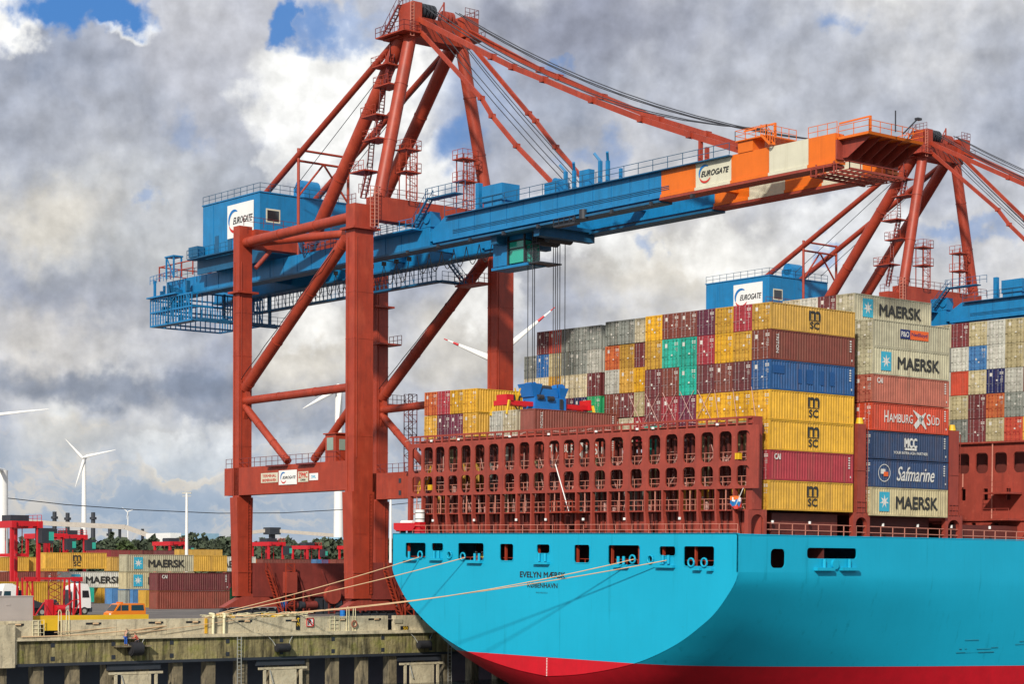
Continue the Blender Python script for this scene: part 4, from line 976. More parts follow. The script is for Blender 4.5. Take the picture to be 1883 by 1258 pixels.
    hd=pt('apex_head',M().hexa([(AX0-1.1,AY-.8,AZ-.6),(AX1+1.1,AY-.8,AZ-.6),(AX1+1.1,AY+1.6,AZ-.6),(AX0-1.1,AY+1.6,AZ-.6)],[(AX0-.6,AY-1.2,AZ+1.9),(AX1+.8,AY-1.2,AZ+1.9),(AX1+.8,AY+1.5,AZ+1.9),(AX0-.6,AY+1.5,AZ+1.9)]).box(AX0-.9,AX0+.5,AY-1.3,AY+1.5,AZ,AZ+3.6).box(AX1-.7,AX1+1.5,AY-1.8,AY+1.3,AZ+.5,AZ+3.0),RED)
    for k in range(4): pt('rope_sheave',M().tube((AX0+1.0+.55*k,AY-.1,AZ+2.9),(AX0+1.3+.55*k,AY-.1,AZ+2.9),1.0,18),DRK,hd)
    for k in range(3): pt('rope_sheave',M().tube((AX1-3.0+.55*k,AY-.3,AZ+2.6),(AX1-2.7+.55*k,AY-.3,AZ+2.6),.9,18),DRED,hd)
    pt('apex_platform',M().box(AX0-3.0,AX1+1.8,AY-2.2,AY+2.2,AZ-.75,AZ-.6) if 0 else M().box(AX0-2.4,AX0+1.2,AY-1.6,AY+4.2,AZ-.2,AZ-.05).box(AX1,AX1+2.2,AY-2.2,AY+1.5,AZ+.3,AZ+.45),RED,hd)
    pt('apex_railing',M().rail([(AX0-2.4,AY+4.2,AZ-.1),(AX0-2.4,AY-1.6,AZ-.1),(AX0+.2,AY-1.6,AZ-.1)],1.15,.9,.06).rail([(AX0-.9,AY+1.4,AZ+3.6),(AX0-.9,AY-1.3,AZ+3.6)],.9,.7,.05).rail([(AX1-.6,AY-1.8,AZ+3.0),(AX1+1.5,AY-1.8,AZ+3.0),(AX1+1.5,AY+1.2,AZ+3.0)],1,.7,.05).rail([(AX1+2.2,AY-2.2,AZ+.4),(AX1+2.2,AY+1.5,AZ+.4)],1.1,.8,.05).stair((AX0-1.4,AY+3.9,AZ+.0),(AX0-1.0,AY+1.0,AZ+3.5),.7,(1,0,0)),mat('dull red rail'),hd)
    pt('apex_ladder',M().ladder((AX0-1.0,AY-1.35,AZ-.6),(AX0-1.0,AY-1.35,AZ+3.4),.5,(1,0,0),.07),mat('pale red rail paint'),hd)
    pt('apex_davit',M().bar((AX0+3.0,AY-.4,AZ+2),(AX0+4.2,AY-.8,AZ+4.3),.12).bar((AX0+4.2,AY-.8,AZ+4.4),(AX0+4.2,AY-.8,AZ+1.2),.16),DRED,hd)
    # zig-zag stair climbing between the near apex legs
    stp=[P(u,v,Y=y) for u,v,y in ((703,352,61.5),(672,303,63.6),(713,240,63.2),(697,226,63.6),(737,160,63.2),(701,170,63.6),(747,112,63.0),(720,62,64.5))]
    A=V((-1.7,YW-.2,38.2)); B=V((AX0,AY+.4,AZ-.3))
    lv=[A.lerp(B,t)+V((-.5,2.0 if i%2 else .6,0)) for i,t in enumerate((0,.17,.36,.52,.70,.84,1.0))]
    for i,(a,b) in enumerate(zip(lv[:-1],lv[1:])):
        pt('stair_flight',M().stair(a+V((0,1.6 if i%2==0 else 0,0)),b+V((0,0 if i%2==0 else 2.2,0)),.7,(1,0,0)),mat('dull red rail'))
        pt('stair_landing',M().box(b.x-1.2,b.x+1.2,b.y-.6,b.y+2.6,b.z-.15,b.z).rail([(b.x-1.2,b.y-.4,b.z),(b.x-1.2,b.y+2.6,b.z),(b.x+.6,b.y+2.6,b.z)],1.1,.9,.05),RED)
    # backstays, frame and cross stay
    pt('backstay',M().tube((AX0-.6,AY+1.0,AZ+.3),(GN,94,42.9),.42,12),RED); pt('backstay',M().tube((AX1-.2,AY+1.2,AZ+.2),(GF,94,42.9),.42,12),RED)
    fm=M(); yb=85.2
    for gx in (GN,GF): fm.tube((gx,yb,34.3),(gx,yb,48.2),.2,10)
    fm.tube((GN,yb,48.0),(GF,yb,48.0),.16,8).tube((GN,yb,46.6),(GF,yb,46.6),.16,8).tube((GN,yb,42.0),(GN+3.9,yb,46.6),.14,8).tube((GF,yb,42.0),(GN+3.9,yb,46.6),.14,8)
    pt('stay_support_frame',fm,RED)
    pt('cross_tube',M().tube((XA+.3,YL-1,35.4),P(632,430,Z=35.5),.52,14),RED)
    pt('short_strut',M().tube(P(470,493,Y=84.),P(497,462,Y=84.),.28,10),DRED)
    # forestays
    def chain(pts,r_,n=None,nm='forestay'):
        pts=[V(p) for p in pts]; m=M()
        for a,b in zip(pts[:-1],pts[1:]): m.bar(a,b,r_*1.3,r_*2.2) if n is None else m.tube(a,b,r_,n)
        for p in pts[1:-1]: m.bar(p-V((r_*1.6,0,0)),p+V((r_*1.6,0,0)),r_*2.3)
        pt(nm,m,RED)
    chain([(AX0+.3,AY-1,AZ+.3),P(885,180,X=GN),P(905,213,X=GN),P(950,268,X=GN),P(1022,343,X=GN)],.22)
    chain([(AX1-.2,AY-1.4,AZ+.4),P(972,208,X=GF),P(985,222,X=GF),P(1022,270,X=GF),P(1088,348,X=GF)],.22)
    chain([(AX0+.2,AY-1,AZ+1.6),P(905,104,X=GN),P(943,123,X=GN),P(1000,146,X=GN),P(1090,184,X=GN),P(1180,219,X=GN),P(1270,248,X=GN),P(1372,280,X=GN)],.27)
    chain([(AX1+.2,AY-1.5,AZ+1.3),P(993,128,X=GF),P(1028,142,X=GF),P(1109,178,X=GF),P(1213,220,X=GF),P(1300,247,X=GF),P(1390,278,X=GF)],.27)
    rp=M()
    def sag(a,b,s,n=7):
        a,b=V(a),V(b); return [a.lerp(b,i/n)-V((0,0,s*4*(i/n)*(1-i/n))) for i in range(n+1)]
    for x,z,s,xe in ((AX0+1.2,61.5,3.2,GN),(AX0+2.3,61.5,3.0,GN+.8),(AX1-1.5,61.7,2.6,GF),(AX1-.9,61.7,2.4,GF+.5),(AX1+1.6,60.6,2.4,GF+.8)): rp.path(sag((x,AY-1,z),(xe,3.5,37.2),s,10),.06)
    for k,(x,z) in enumerate(((AX0+1.5,60),(AX0+2.6,60),(AX1-2,59.4),(AX1-1.2,59))): rp.path(sag((x,AY-1,z),(GN+.4+k*1.9,32.5+k*.6,35.6),.5,4),.05)
    for x in (AX0+.6,AX1-.6): rp.path([(x,AY+1,AZ),(x,88,43.5)],.045)
    pt('wire_rope',rp,ROPE)
    # ---- lattice light towers on the waterside beam
    for x in (2.1,10.8):
        y=YW-1.2; m=M()
        for dx in (-.8,.8):
            for dy in (-.7,.7): m.bar((x+dx,y+dy,38),(x+dx,y+dy,44.6),.11)
        m.truss((x-.8,y-.7,38),(x-.8,y-.7,44),7,(1.6,0,0),.06); m.ladder((x+.2,y-.8,38),(x+.2,y-.8,44),.4)
        for z in (41.2,43.9): m.box(x-1.2,x+1.2,y-1,y+1,z,z+.14); m.rail([(x-1.2,y+1,z),(x-1.2,y-1,z),(x+1.2,y-1,z),(x+1.2,y+1,z)],1.2,.8,.05)
        pt('light_tower',m,RED)
    # ---- machinery house
    HY0,HY1,HX0,HX1,HZ0,HZ1=90.0,104.2,0.,13.9,36.0,42.9
    h=pt('machinery_house',M().box(HX0,HX1,HY0,HY1,HZ0,HZ1).box(HX0+1.2,HX1-1,HY0+1.5,HY1-.8,34.3,36.0).box(HX0-.12,HX1,HY0-.12,HY1+.12,HZ1,HZ1+.15),BLU)
    eurogate(r,6.4,4.4,frame((HX0-.06,94.6,39.9),(0,-1,0),(0,0,1)),h)
    pt('window',M().box(1.1,2.9,HY0-.05,HY0,39.3,40.7),GLD,h); pt('window_frame',M().box(.9,3.1,HY0-.03,HY0,39.1,40.9),CRE,h)
    for y in (100.6,97.3): pt('door',M().box(HX0-.05,HX0,y-.5,y+.5,36.3,38.5),DBL,h)
    pt('house_wall_ribs',M().box(HX0-.04,HX0,101.5,101.6,36,42.9).box(6,6.1,HY0-.04,HY0,36,42.8),BLU,h)
    pt('roof_railing',M().rail([(HX0,HY1,HZ1+.1),(HX0,HY0,HZ1+.1),(HX1,HY0,HZ1+.1)],1.15,1.5,.055),mat('dark blue rail'),h)
    pt('roof_vent',M().box(8.9,11.7,HY0+3,HY0+5.6,HZ1+.5,HZ1+2.3).tube((8.9,HY0+4.3,HZ1+2.3),(11.7,HY0+4.3,HZ1+2.3),1.0,14).tube((9,HY0+4.5,HZ1+.1),(11.6,HY0+4.5,HZ1+.1),.3,8),BLU,h)
    pt('house_gallery',M().box(HX0-1.3,HX0,HY0+2,HY1+2.0,35.75,35.9).rail([(HX0-1.3,HY0+2,35.9),(HX0-1.3,HY1+2,35.9),(HX0,HY1+2,35.9)],1.15,1.4,.055).box(HX0-1.3,HX0-.2,103.5,105.8,36,37.4),DBL,h)
    pt('house_underframe',M().box(.6,13,89.5,104,34.3,35.2).box(.2,.5,89,106,33.9,36),DBL,h)
    pt('service_box',M().box(9,11.6,86.5,89.6,37,39.6),DBL)
    pt('blue_stair',M().stair(P(548,430,X=GN-1),P(560,465,X=GN-1),.8,(1,0,0)).rail([P(560,470,X=GN-1),P(628,452,X=GN-1)],1.2,1.2,.06),DBL)
    # tail end: red frame, lattice service basket
    tl=M(); e0,e1=108.5,117.6
    for x in (1.0,): 
        for y in (e0,e0+3,e0+6,e1): tl.bar((x,y,34.3),(x,y,36.4),.14)
        tl.bar((x,e0,36.3),(x,e1,36.3),.14).bar((x,e0,35.3),(x,e1,35.3),.1)
    tl.bar((1,e0,36.3),(10,e0,36.3),.16).bar((1,e1,36.3),(10,e1,36.3),.16).bar((1,e1,35.2),(10,e1,35.2),.12)
    pt('tail_frame',tl,RED)
    bk=M(); ya,yb2=108.4,119.7
    for x in (.8,12.2):
        for z in (28.1,30.0,31.8): bk.bar((x,ya,z),(x,yb2,z),.22)
        n=16
        for i in range(n+1):
            y=ya+(yb2-ya)*i/n; bk.bar((x,y,28.1),(x,y,31.9),.13)
        bk.bar((x,ya,28.1),(x,ya+1.4,31.8),.12)
    for y in (ya,yb2-4,yb2):
        for z in (28.1,30.0,31.8): bk.bar((.8,y,z),(12.2,y,z),.2)
    for i in range(15): x=.8+11.4*i/14; bk.bar((x,yb2,28.1),(x,yb2,31.8),.12); bk.bar((x,ya,28.1),(x,ya,31.8),.12)
    for z in (30.0,28.1): bk.box(.8,2.2,ya,yb2,z-.08,z+.02)
    bk.rail([(.8,ya,30.05),(.8,yb2,30.05)],1.1,.9,.05).rail([(.8,ya,28.2),(.8,yb2,28.2)],1.1,.9,.05).rail([(.6,112,34.3),(.6,119.5,34.0)],1.1,1,.06)
    pt('service_basket',bk,BLU)
    pt('tail_platform',M().box(.3,2.2,112,120,32.0,32.2).bar((.4,112.6,34.3),(.4,112.6,37.4),.2).bar((.4,114.6,34.3),(.4,114.6,37.4),.2).bar((1.6,112.6,34.3),(1.6,112.6,37.4),.2).box(.2,1.8,112.4,114.8,37.2,37.4).bar((.4,112.6,34.3),(.4,114.6,37.4),.12).bar((.8,118.5,32),(.8,118.5,34.5),.3).bar((2.6,119,32),(2.6,119,34),.3),BLU)
    rt=random.Random(6); tc=M()
    for i in range(26):
        y=109+rt.random()*9.5; x=rt.choice((.9,1.4,2.2)); z=rt.choice((28.2,30.1,32.2)); tc.box(x,x+rt.uniform(.2,.7),y,y+rt.uniform(.2,.8),z,z+rt.uniform(.4,1.5))
    tc.bar((.7,113.2,28.1),(.7,114.6,33.6),.14).bar((.7,114.6,28.1),(.7,114.6,33.8),.2).bar((.7,112.6,31.8),(.7,114.6,30.3),.1)
    pt('tail_equipment',tc,DBL)
    lb=M(); lb.bar((.8,ya,28.1),(14,ya-1,27.9),.28).bar((.8,ya-2.5,28.0),(14,ya-3.5,27.8),.28)
    for i in range(8): t=i/7; lb.bar((.8+13.2*t,ya-t,28.1),(.8+13.2*t,ya-2.5-t,28.0),.12)
    lb.rail([(.8,ya-2.5,28.1),(14,ya-3.5,27.9)],1.1,1.5,.05).bar((6,ya,28),(6,ya,32),.25).bar((11.5,ya-3,27.9),(11.5,ya-3,32),.35)
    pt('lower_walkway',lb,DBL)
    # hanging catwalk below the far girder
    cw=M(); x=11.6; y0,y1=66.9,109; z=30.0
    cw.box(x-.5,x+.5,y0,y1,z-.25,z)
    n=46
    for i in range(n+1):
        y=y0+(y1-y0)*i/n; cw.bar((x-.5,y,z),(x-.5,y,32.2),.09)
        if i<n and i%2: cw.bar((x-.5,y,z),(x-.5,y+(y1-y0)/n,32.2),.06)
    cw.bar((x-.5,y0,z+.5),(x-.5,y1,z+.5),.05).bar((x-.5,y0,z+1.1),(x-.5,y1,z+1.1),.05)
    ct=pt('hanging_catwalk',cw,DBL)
    pt('catwalk_branch',M().box(x,XB-1,y0-.6,y0+.5,z-.25,z).rail([(x,y0-.6,z),(XB-1,y0-.6,z)],1.1,1,.05).stair((x+1.5,y0+.2,32.6),(x+4.2,y0+.2,z),.7,(0,1,0)),DBL)
    pt('leg_gallery',M().box(XB-3.2,XB-1.1,YW+.4,YW+5.2,29.4,29.6).rail([(XB-3.2,YW+5.2,29.6),(XB-3.2,YW+.4,29.6),(XB-1.4,YW+.4,29.6)],1.1,.9,.06),RED)
    pt('leg_gallery',M().box(XB-1.2,XB+2.4,YL-1.8,YL+1,24.0,24.2).rail([(XB+2.4,YL-1.8,24.2),(XB+2.4,YL+1,24.2)],1.2,.8,.06),RED)
    pt('leg_gallery',M().box(XB+.4,XB+3.2,YL-1.6,YL+.8,15.9,16.1).rail([(XB+.4,YL-1.6,16.1),(XB+3.2,YL-1.6,16.1)],1.2,.8,.06).truss((XB+3.0,YL-1.6,6.5),(XB+3.0,YL-1.6,17.5),12,(1.4,0,0),.07).truss((XB+3.0,YL-2.6,6.5),(XB+3.0,YL-2.6,17.5),12,(1.4,0,0),.07),mat('dull red rail'))
    # festoon loops
    fe=M(); xf=GN+2.0; ys=[64+2.6*i for i in range(16)]+[104,107]
    for a,b in zip(ys[:-1],ys[1:]):
        if b>104.5 or b<87: 
            d=2.6; fe.path([(xf,a+(b-a)*t,31.6-d*4*t*(1-t)) for t in (0,.12,.25,.4,.5,.6,.75,.88,1)],.05); fe.box(xf-.25,xf+.25,a-.15,a+.15,31.4,31.9)
    for a in (48,50.4,52.8,55.2,57.6,60): fe.path([(xf,a+2.4*t,31.8-2.2*4*t*(1-t)) for t in (0,.12,.25,.4,.5,.6,.75,.88,1)],.05)
    pt('festoon_cable',fe,mat('festoon cable',(.10,.095,.08)))
    # trolley
    tr=pt('trolley',M().box(GN+.2,GF-.2,36.5,47.5,31.9,32.3).box(GN-.2,GF+.2,37,38,30.9,31.9).box(GN-.2,GF+.2,44.5,45.5,30.9,31.9).box(4,9,38,44,32.3,33.2),DBL)
    for y in (38.5,40.8): pt('trolley_sheave',M().tube((5,y,31.2),(8.4,y,31.2),.6,14),DRK,tr)
    pt('trolley_gallery',M().box(GN-1.2,GN-.4,30,33.5,31.2,31.4).rail([(GN-1.2,30,31.3),(GN-1.2,33.5,31.3)],.8,.9,.06).tube((GN-.8,29,31.6),(GN-.8,29,32.6),.5,10),DRK,tr)
    cb=pt('operator_cab',M().box(4.0,6.4,44.4,46.9,28.6,31.9).box(3.9,6.6,40.6,47.1,28.2,28.5).box(4.2,6.4,41.2,44.4,31.2,31.9),BLU)
    pt('cab_window',M().box(4.05,6.2,41.3,44.0,28.7,31.1),GLG,cb); pt('cab_frame',M().bar((4.0,44.2,28.5),(4.0,44.2,31.9),.2).bar((4,41.3,28.5),(4,41.3,31.9),.18).bar((4,41.3,30.3),(4,44.2,30.3),.12).bar((4,41.3,31.2),(4,44.4,31.2),.15),DRK,cb)
    pt('cab_railing',M().rail([(4.2,38.9,28.5),(4.2,41.2,28.5)],2.0,.7,.07,4).box(4,7.5,38.9,41.2,28.3,28.45).ladder((4.3,39.8,28.4),(4.3,39.8,33),.6,(0,1,0),.07),DRK,cb)
    # boards on the portal beam
    def board(u0,u1,v0,v1,m_=WHT,nm='sign_board'):
        a=P(u0,v0,X=XA-.99); b=P(u1,v1,X=XA-.99); return frame((XA-.97,(a.y+b.y)/2,(a.z+b.z)/2),(0,-1,0),(0,0,1)),a.y-b.y,a.z-b.z
    for (u0,u1,v0,v1),lines in (((480,511,871,887),[('TERMINAL',.8,.28,.2,'LR'),('BREMERHAVEN',.8,.28,-.25,'LR')]),((548,567,868,886),[('ZPMC',.85,.5,.15,'LR'),('CHINA',.5,.2,-.3,'LBK')]),((569,585,871,883),[('SWL',.5,.4,0,'LC')])):
        fr,w,hh_=board(u0,u1,v0,v1); b=pt('sign_board',rect2d(-w/2,w/2,-hh_/2,hh_/2,fr,.03),CRE if u0!=569 else WHT)
        for s,fw,fh,fy,mm in lines: pt('lettering',text(s,w*fw,hh_*fh,fr@Matrix.Translation((0,hh_*fy,.04)),.02),{'LR':LR,'LBK':LBK,'LC':LC}[mm],b)
    fr,w,hh_=board(513,546,866,891); eb=pt('sign',rect2d(-w/2,w/2,-hh_/2,hh_/2,fr,.03),WHT); eurogate(r,w*.98,hh_*.96,fr@Matrix.Translation((0,0,.02)),eb)
    fr=frame((GN-.66,9.7,33.8),(0,-1,0),(0,0,1)); r_=.95
    pt('emblem_arc',arc2d(-1.1,0,r_*.74,r_,60,205,fr),LB); pt('emblem_arc',arc2d(-1.1,0,r_*.78,r_,205,330,fr),LR); pt('lettering',text('EUROGATE',3.9,.55,fr@Matrix.Translation((.3,0,0)),.02,.35,.02),LBK)
    # control cabin on the portal beam
    c=pt('checker_cabin',M().box(XA-.9,XA+1.6,65.4,67.6,6.75,10.0).box(XA-1.1,XA+1.8,65.2,67.8,10.0,10.15),RED); pt('cabin_window',M().box(XA-.95,XA-.9,65.9,67.2,8.1,9.6).box(XA-.4,XA+1.3,65.33,65.4,8.1,9.4),mat('pale cabin glass',(.25,.33,.28),.15),c)
    for z in (4.0,5.6): pt('maintenance_hatch',M().box(XB-1.0,XB-.95,81.3,81.8,z-.3,z+.3),DRK)
    return r
CR1=crane()
CR2=copy_tree(CR1); CR2.location=V((6.65+96,74,-12-1.7)); CR2['label']='farther red and blue container crane rising behind the ship stacks at right'
for o in (CR1,CR2): o['group']='container cranes along the quay'
# ---- spreader hanging from the near crane
def spreader():
    x0,x1,y,z=.4,12.8,40.8,12.6
    r=thing('container_spreader','blue headblock with red telescopic spreader beams hanging on wires over the stacks','spreader',(6.6,y,z-1))
    part(r,'headblock',M().box(4.3,8.9,y-1.1,y+1.1,z-.7,z+.75).hexa([(4.1,y-1,z+.75),(4.9,y-1,z+.75),(4.9,y+1,z+.75),(4.1,y+1,z+.75)],[(3.6,y-1.2,z+2.2),(5.3,y-1.2,z+2.2),(5.3,y+1.2,z+2.2),(3.6,y+1.2,z+2.2)]).hexa([(8.1,y-1,z+.75),(8.8,y-1,z+.75),(8.8,y+1,z+.75),(8.1,y+1,z+.75)],[(7.8,y-1.2,z+1.9),(9.2,y-1.2,z+1.9),(9.2,y+1.2,z+1.9),(7.8,y+1.2,z+1.9)]).box(5.2,7.9,y-.9,y+.9,z+.8,z+1.7),CAB_)
    part(r,'headblock_machinery',M().tube((4.6,y-1.15,z+.7),(5.4,y-1.15,z+.7),.3,10).tube((6.1,y-1.2,z+.6),(6.9,y-1.2,z+.6),.28,10).box(7.9,8.3,y-1.3,y-1.0,z-.5,z+.6).tube((6,y,z+1.8),(7.4,y,z+1.8),.4,10),DRK)
    for xx in (4.5,8.6): part(r,'sheave',M().tube((xx,y-.7,z+1.9),(xx,y+.7,z+1.9),.5,14),CAB_)
    for a,b in ((x0,4.3),(8.9,x1)):
        for yy in (-.55,.55): part(r,'telescopic_beam',M().box(a,b,y+yy-.2,y+yy+.2,z-.35,z+.15),SRED)
    for xx in (x0,x1):
        e=part(r,'end_beam',M().box(xx-.25,xx+.25,y-1.22,y+1.22,z-.4,z+.15).box(xx-.1,xx+.9 if xx<5 else xx+.1,y-.9,y+.9,z+.15,z+.8),SRED)
        for yy in (-1.25,1.25): part(r,'flipper_arm',M().bar((xx,y+yy,z+.1),(xx+(-.5 if xx<5 else .3),y+yy*1.15,z-1.5),.18,.3),YEL)
    part(r,'hook_frame',M().bar((2.2,y-.4,z+.2),(1.9,y-.4,z+1.6),.12).bar((2.2,y-.4,z+.2),(2.7,y-.4,z+1.6),.12).bar((1.9,y-.4,z+1.6),(2.3,y-.4,z+.6),.1),YEL)
    for xx,yy in ((4.2,-.7),(4.6,.6),(4.9,-.2),(7.9,-.7),(8.3,.5),(8.6,-.3),(8.9,.8),(9.2,-.5)): part(r,'hoist_rope',M().tube((xx,y+yy,z+1.7),(xx,y+yy,31.9),.05,5),ROPE)
spreader()
# ------------------------------------------------------------------ the container yard behind the quay
GZ=-12.
def yard():
    G='containers stacked in the yard'
    def row(u0,v0,tier,col,label,lg=None,h=2.6,L=1.0,plain=True,yref=None,z=None):
        """container whose near left bottom corner stands at ground point seen at u0,v0"""
        p=P(u0,v0,Z=GZ); o=container(p.x,p.y,GZ+h*tier,h-.05,col,label,G,ship=False,plain=plain,sx=L)
        if lg: logo(o,lg)
        return o,p
    def at(u0,Y,tier,col,label,lg=None,h=2.6,L=1.0,plain=True):
        p=P(u0,1040,Y=Y); o=container(p.x,Y,GZ+h*tier,h-.05,col,label,G,ship=False,plain=plain,sx=L)
        if lg: logo(o,lg)
        return o
    at(290,126,0,'brown','rust brown container with orange end at the bottom of the two high yard stack',None,2.66); at(290,126,1,'maroon','dark maroon container on top of the two high yard stack left of crane leg','cai',2.66)
    at(233,147,2,'olive2','beige container with star emblem on top of the three high yard stack','maersk',2.72,.98); at(232,147,1,'beige','beige container with star emblem, middle of the three high yard stack','maersk',2.72); at(231,147,0,'grey','grey green container at the bottom of the three high yard stack',None,2.6)
    at(303,166,2,'yellow','plain yellow container right of the top beige yard container',None,2.75); 
    at(364,182,2,'white','white container half hidden behind crane leg, black lettering','maersk',2.75); at(364,182,1,'brown','maroon container low behind the crane leg in the yard'); at(310,168,1,'crimson','crimson container under the plain yellow yard container')
    at(118,178,1,'white','white container with dark blue trim and star emblem in yard','maersk',2.7,1.05)
    at(84,200,2,'yellow','yellow container with black emblem in yard, left half','msc',2.95,1.0); at(203,215,2,'ochre','yellow container end tucked between two yard stacks',None,2.75)
    at(82,195,1,'brown','brown container with white lettering under the yellow emblem container','vert',2.7,1.0)
    for i,(u,Y,t,c,lab) in enumerate([(-60,215,2,'yellow','yellow yard container at far left behind red carrier'),(-62,213,1,'brown','brown yard container at far left under the yellow row'),(16,213,1,'maroon','maroon yard container behind the left carrier legs'),
        (14,216,2,'ochre','ochre yard container behind the left carrier'),(-50,196,0,'yellow','yellow yard container low at the left edge'),(20,196,0,'ochre','ochre yard container low behind the steel frame'),
        (166,190,0,'teal','teal container end under the white star emblem container'),(186,177,0,'yellow','yellow short container left of blue yard box'),(206,170,0,'skyblue','sky blue container under white yard container'),
        (245,146,0,'skyblue','sky blue container with open recess under the beige stack'),(269,138,0,'yellow','yellow container beside the two high maroon stack')]):
        at(u,Y,t,c,lab,None,2.7,.5 if i>5 else 1)
    # low band of far containers behind the crane
    u=300; k=0
    for u,Y,t,c,L in ((160,330,3,'crimson',1),(205,330,3,'brown',1),(262,330,3,'maroon',1),(330,300,3,'yellow',1),(458,232,2,'orange',.5),(484,228,2,'brown',1.05),(582,226,2,'skyblue',.25),(592,226,2,'crimson',.5),(618,222,2,'brown',1),
          (425,172,0,'green',.5),(423,170,1,'brown',.6),(470,168,1,'orange',1),(545,160,1,'brown',1),(600,150,0,'lightblue',.5),(480,168,0,'maroon',1),(570,165,0,'navy',.5),(655,222,2,'maroon',1),(700,240,2,'orange',.5),(712,240,2,'yellow',.4),(722,240,2,'salmon',.5),(640,200,1,'brown',1),(560,210,1,'maroon',1),(700,215,1,'maroon',1.)):
        n=CNAME.get(c,c); at(u,Y,t,c,f"{n} yard container seen through the crane portal, {NUM[k%23]} from left",None,2.72,L); k+=1
    at(-20,150,0,'yellow','tall plain yellow steel bin wall behind the white truck',None,3.9,1.0,True)
    at(38,151,0,'ochre','dull yellow bin wall between the red steel frame legs',None,3.8,.75,True)
yard()

def straddle(p,s,label):
    r=thing('straddle_carrier',label,'straddle carrier',p,'red straddle carriers in the yard'); x,y,z=p
    W,L,H=4.6,9.2,13.0
    for dx in (-L/2,L/2-1):
        for dy in (-W/2,W/2): part(r,'leg',M().bar((x+dx+.5,y+dy,z+1.5),(x+dx+.5,y+dy,z+H),.5,.6),SRED)
    for dy in (-W/2,W/2):
        part(r,'wheel_beam',M().box(x-L/2-.6,x+L/2+.6,y+dy-.4,y+dy+.4,z+1.0,z+2.2),SRED); part(r,'top_beam',M().box(x-L/2-.3,x+L/2+.3,y+dy-.4,y+dy+.4,z+H-.6,z+H+.5),SRED)
        for k in range(4): part(r,'wheel',M().tube((x-L/2+.4+k*2.8,y+dy-.3,z+.75),(x-L/2+.4+k*2.8,y+dy+.3,z+.75),.75,14),RUB)
    for dx in (-L/2+.4,0,L/2-.4): part(r,'cross_beam',M().box(x+dx-.35,x+dx+.35,y-W/2,y+W/2,z+H-.3,z+H+.5),SRED)
    part(r,'deck_machinery',M().box(x-2.2,x+1.0,y-1.6,y+1.6,z+H+.5,z+H+1.5).tube((x+2,y-.9,z+H+1),(x+2,y+.9,z+H+1),.5,10),DRK)
    c=part(r,'cabin',M().box(x-L/2-1.2,x-L/2+1.2,y-W/2-1.8,y-W/2+.2,z+H-3.0,z+H-.6),DRK); part(r,'cabin_window',M().box(x-L/2-1.25,x-L/2+1.0,y-W/2-1.86,y-W/2-1.0,z+H-2.6,z+H-1.2),GLG,c)
    part(r,'railing',M().rail([(x-L/2,y-W/2-.3,z+H+.5),(x+L/2,y-W/2-.3,z+H+.5)],1.0,1.5,.07),SRED)
    r.rotation_euler.z=math.pi/2; part(r,'spreader',M().box(x-3.2,x+3.2,y-1,y+1,z+H-5.2,z+H-4.7).bar((x-3,y,z+H-4.7),(x-3,y,z+H),.1).bar((x+3,y,z+H-4.7),(x+3,y,z+H),.1),SRED)
for (u,d),lab in (((25,330),'large red straddle carrier at the left edge of the yard'),((84,440),'red straddle carrier standing left behind the yellow emblem container'),((122,455),'pale red straddle carrier beside another above the yellow emblem container'),((312,560),'red straddle carrier beside the tall white lamp mast'),((492,560),'red straddle carrier just right of the left crane leg'),((563,640),'small red straddle carrier in the middle of the crane portal'),((649,640),'small red straddle carrier next to the thick white tower')):
    q=CAM+(Fw+Rt*((u-CX)/CF))*d; straddle((q.x,q.y,GZ),1,lab)

def turbine(u,d,hubv,blades,label,rad_=2.0,top=1.3,R=45,tips=False):
    q=CAM+(Fw+Rt*((u-CX)/CF))*d; zt=q.z+ (CY+CSH-hubv)/CF*d
    zt=CAM.z+(CY+CSH-hubv)/CF*d
    r=thing('wind_turbine',label,'wind turbine',(q.x,q.y,GZ),'wind turbines behind the port')
    part(r,'tower',M().tube((q.x,q.y,GZ),(q.x,q.y,zt),rad_,20,top),WHT)
    if 2.4>rad_>1.45 or rad_>4: part(r,'tower_band',M().tube((q.x,q.y,GZ+12),(q.x,q.y,GZ+13),rad_*1.0,20,rad_*.99),SRED)
    hub=V((q.x,q.y,zt))-Fw*4+Up*0; k=R/45
    part(r,'nacelle',M().tube(V((q.x,q.y,zt))+Fw*5*k,hub,1.9*k,12,1.6*k).tube(hub,hub-Fw*2.5*k,1.5*k,12,.3),WHT)
    for a,l in blades:
        t=rad(a); dd=Rt*math.cos(t)+V((0,0,1))*math.sin(t); n=dd.cross(Fw).normalized(); m=M(); secs=[(0,.9,.6),(.12,1.7,.35),(.35,1.3,.25),(.7,.75,.15),(1,.15,.05)]; vs=[]
        for s,w,th in secs:
            c=hub+dd*l*s
            for i in range(8): ph=2*math.pi*i/8; vs.append(c+n*(w*k*math.cos(ph)+.5*w*k)+Fw*(th*k*math.sin(ph)))
        m.add(vs,[(j*8+i,j*8+(i+1)%8,(j+1)*8+(i+1)%8,(j+1)*8+i) for j in range(4) for i in range(8)],True); part(r,'blade',m,WHT)
        if tips:
            for s0,s1 in ((.72,.82),(.93,1.0)):
                c0,c1=hub+dd*l*s0,hub+dd*l*s1; w0=.75*k*(1-(s0-.7)*2.4); part(r,'blade_band',M().tube(c0+n*.5*w0,c1+n*.4*w0,w0*1.02,10,w0*.75),SRED)
    return r
turbine(154,3000,845,((134,39),(14,49),(-106,45)),'white wind turbine standing clear of everything at left',4.6,2.6,60)
turbine(622,1100,713,((212,22.5),(-28,22),(270,20)),'white wind turbine whose thick tower rises through the crane portal',2.9,1.9,40)
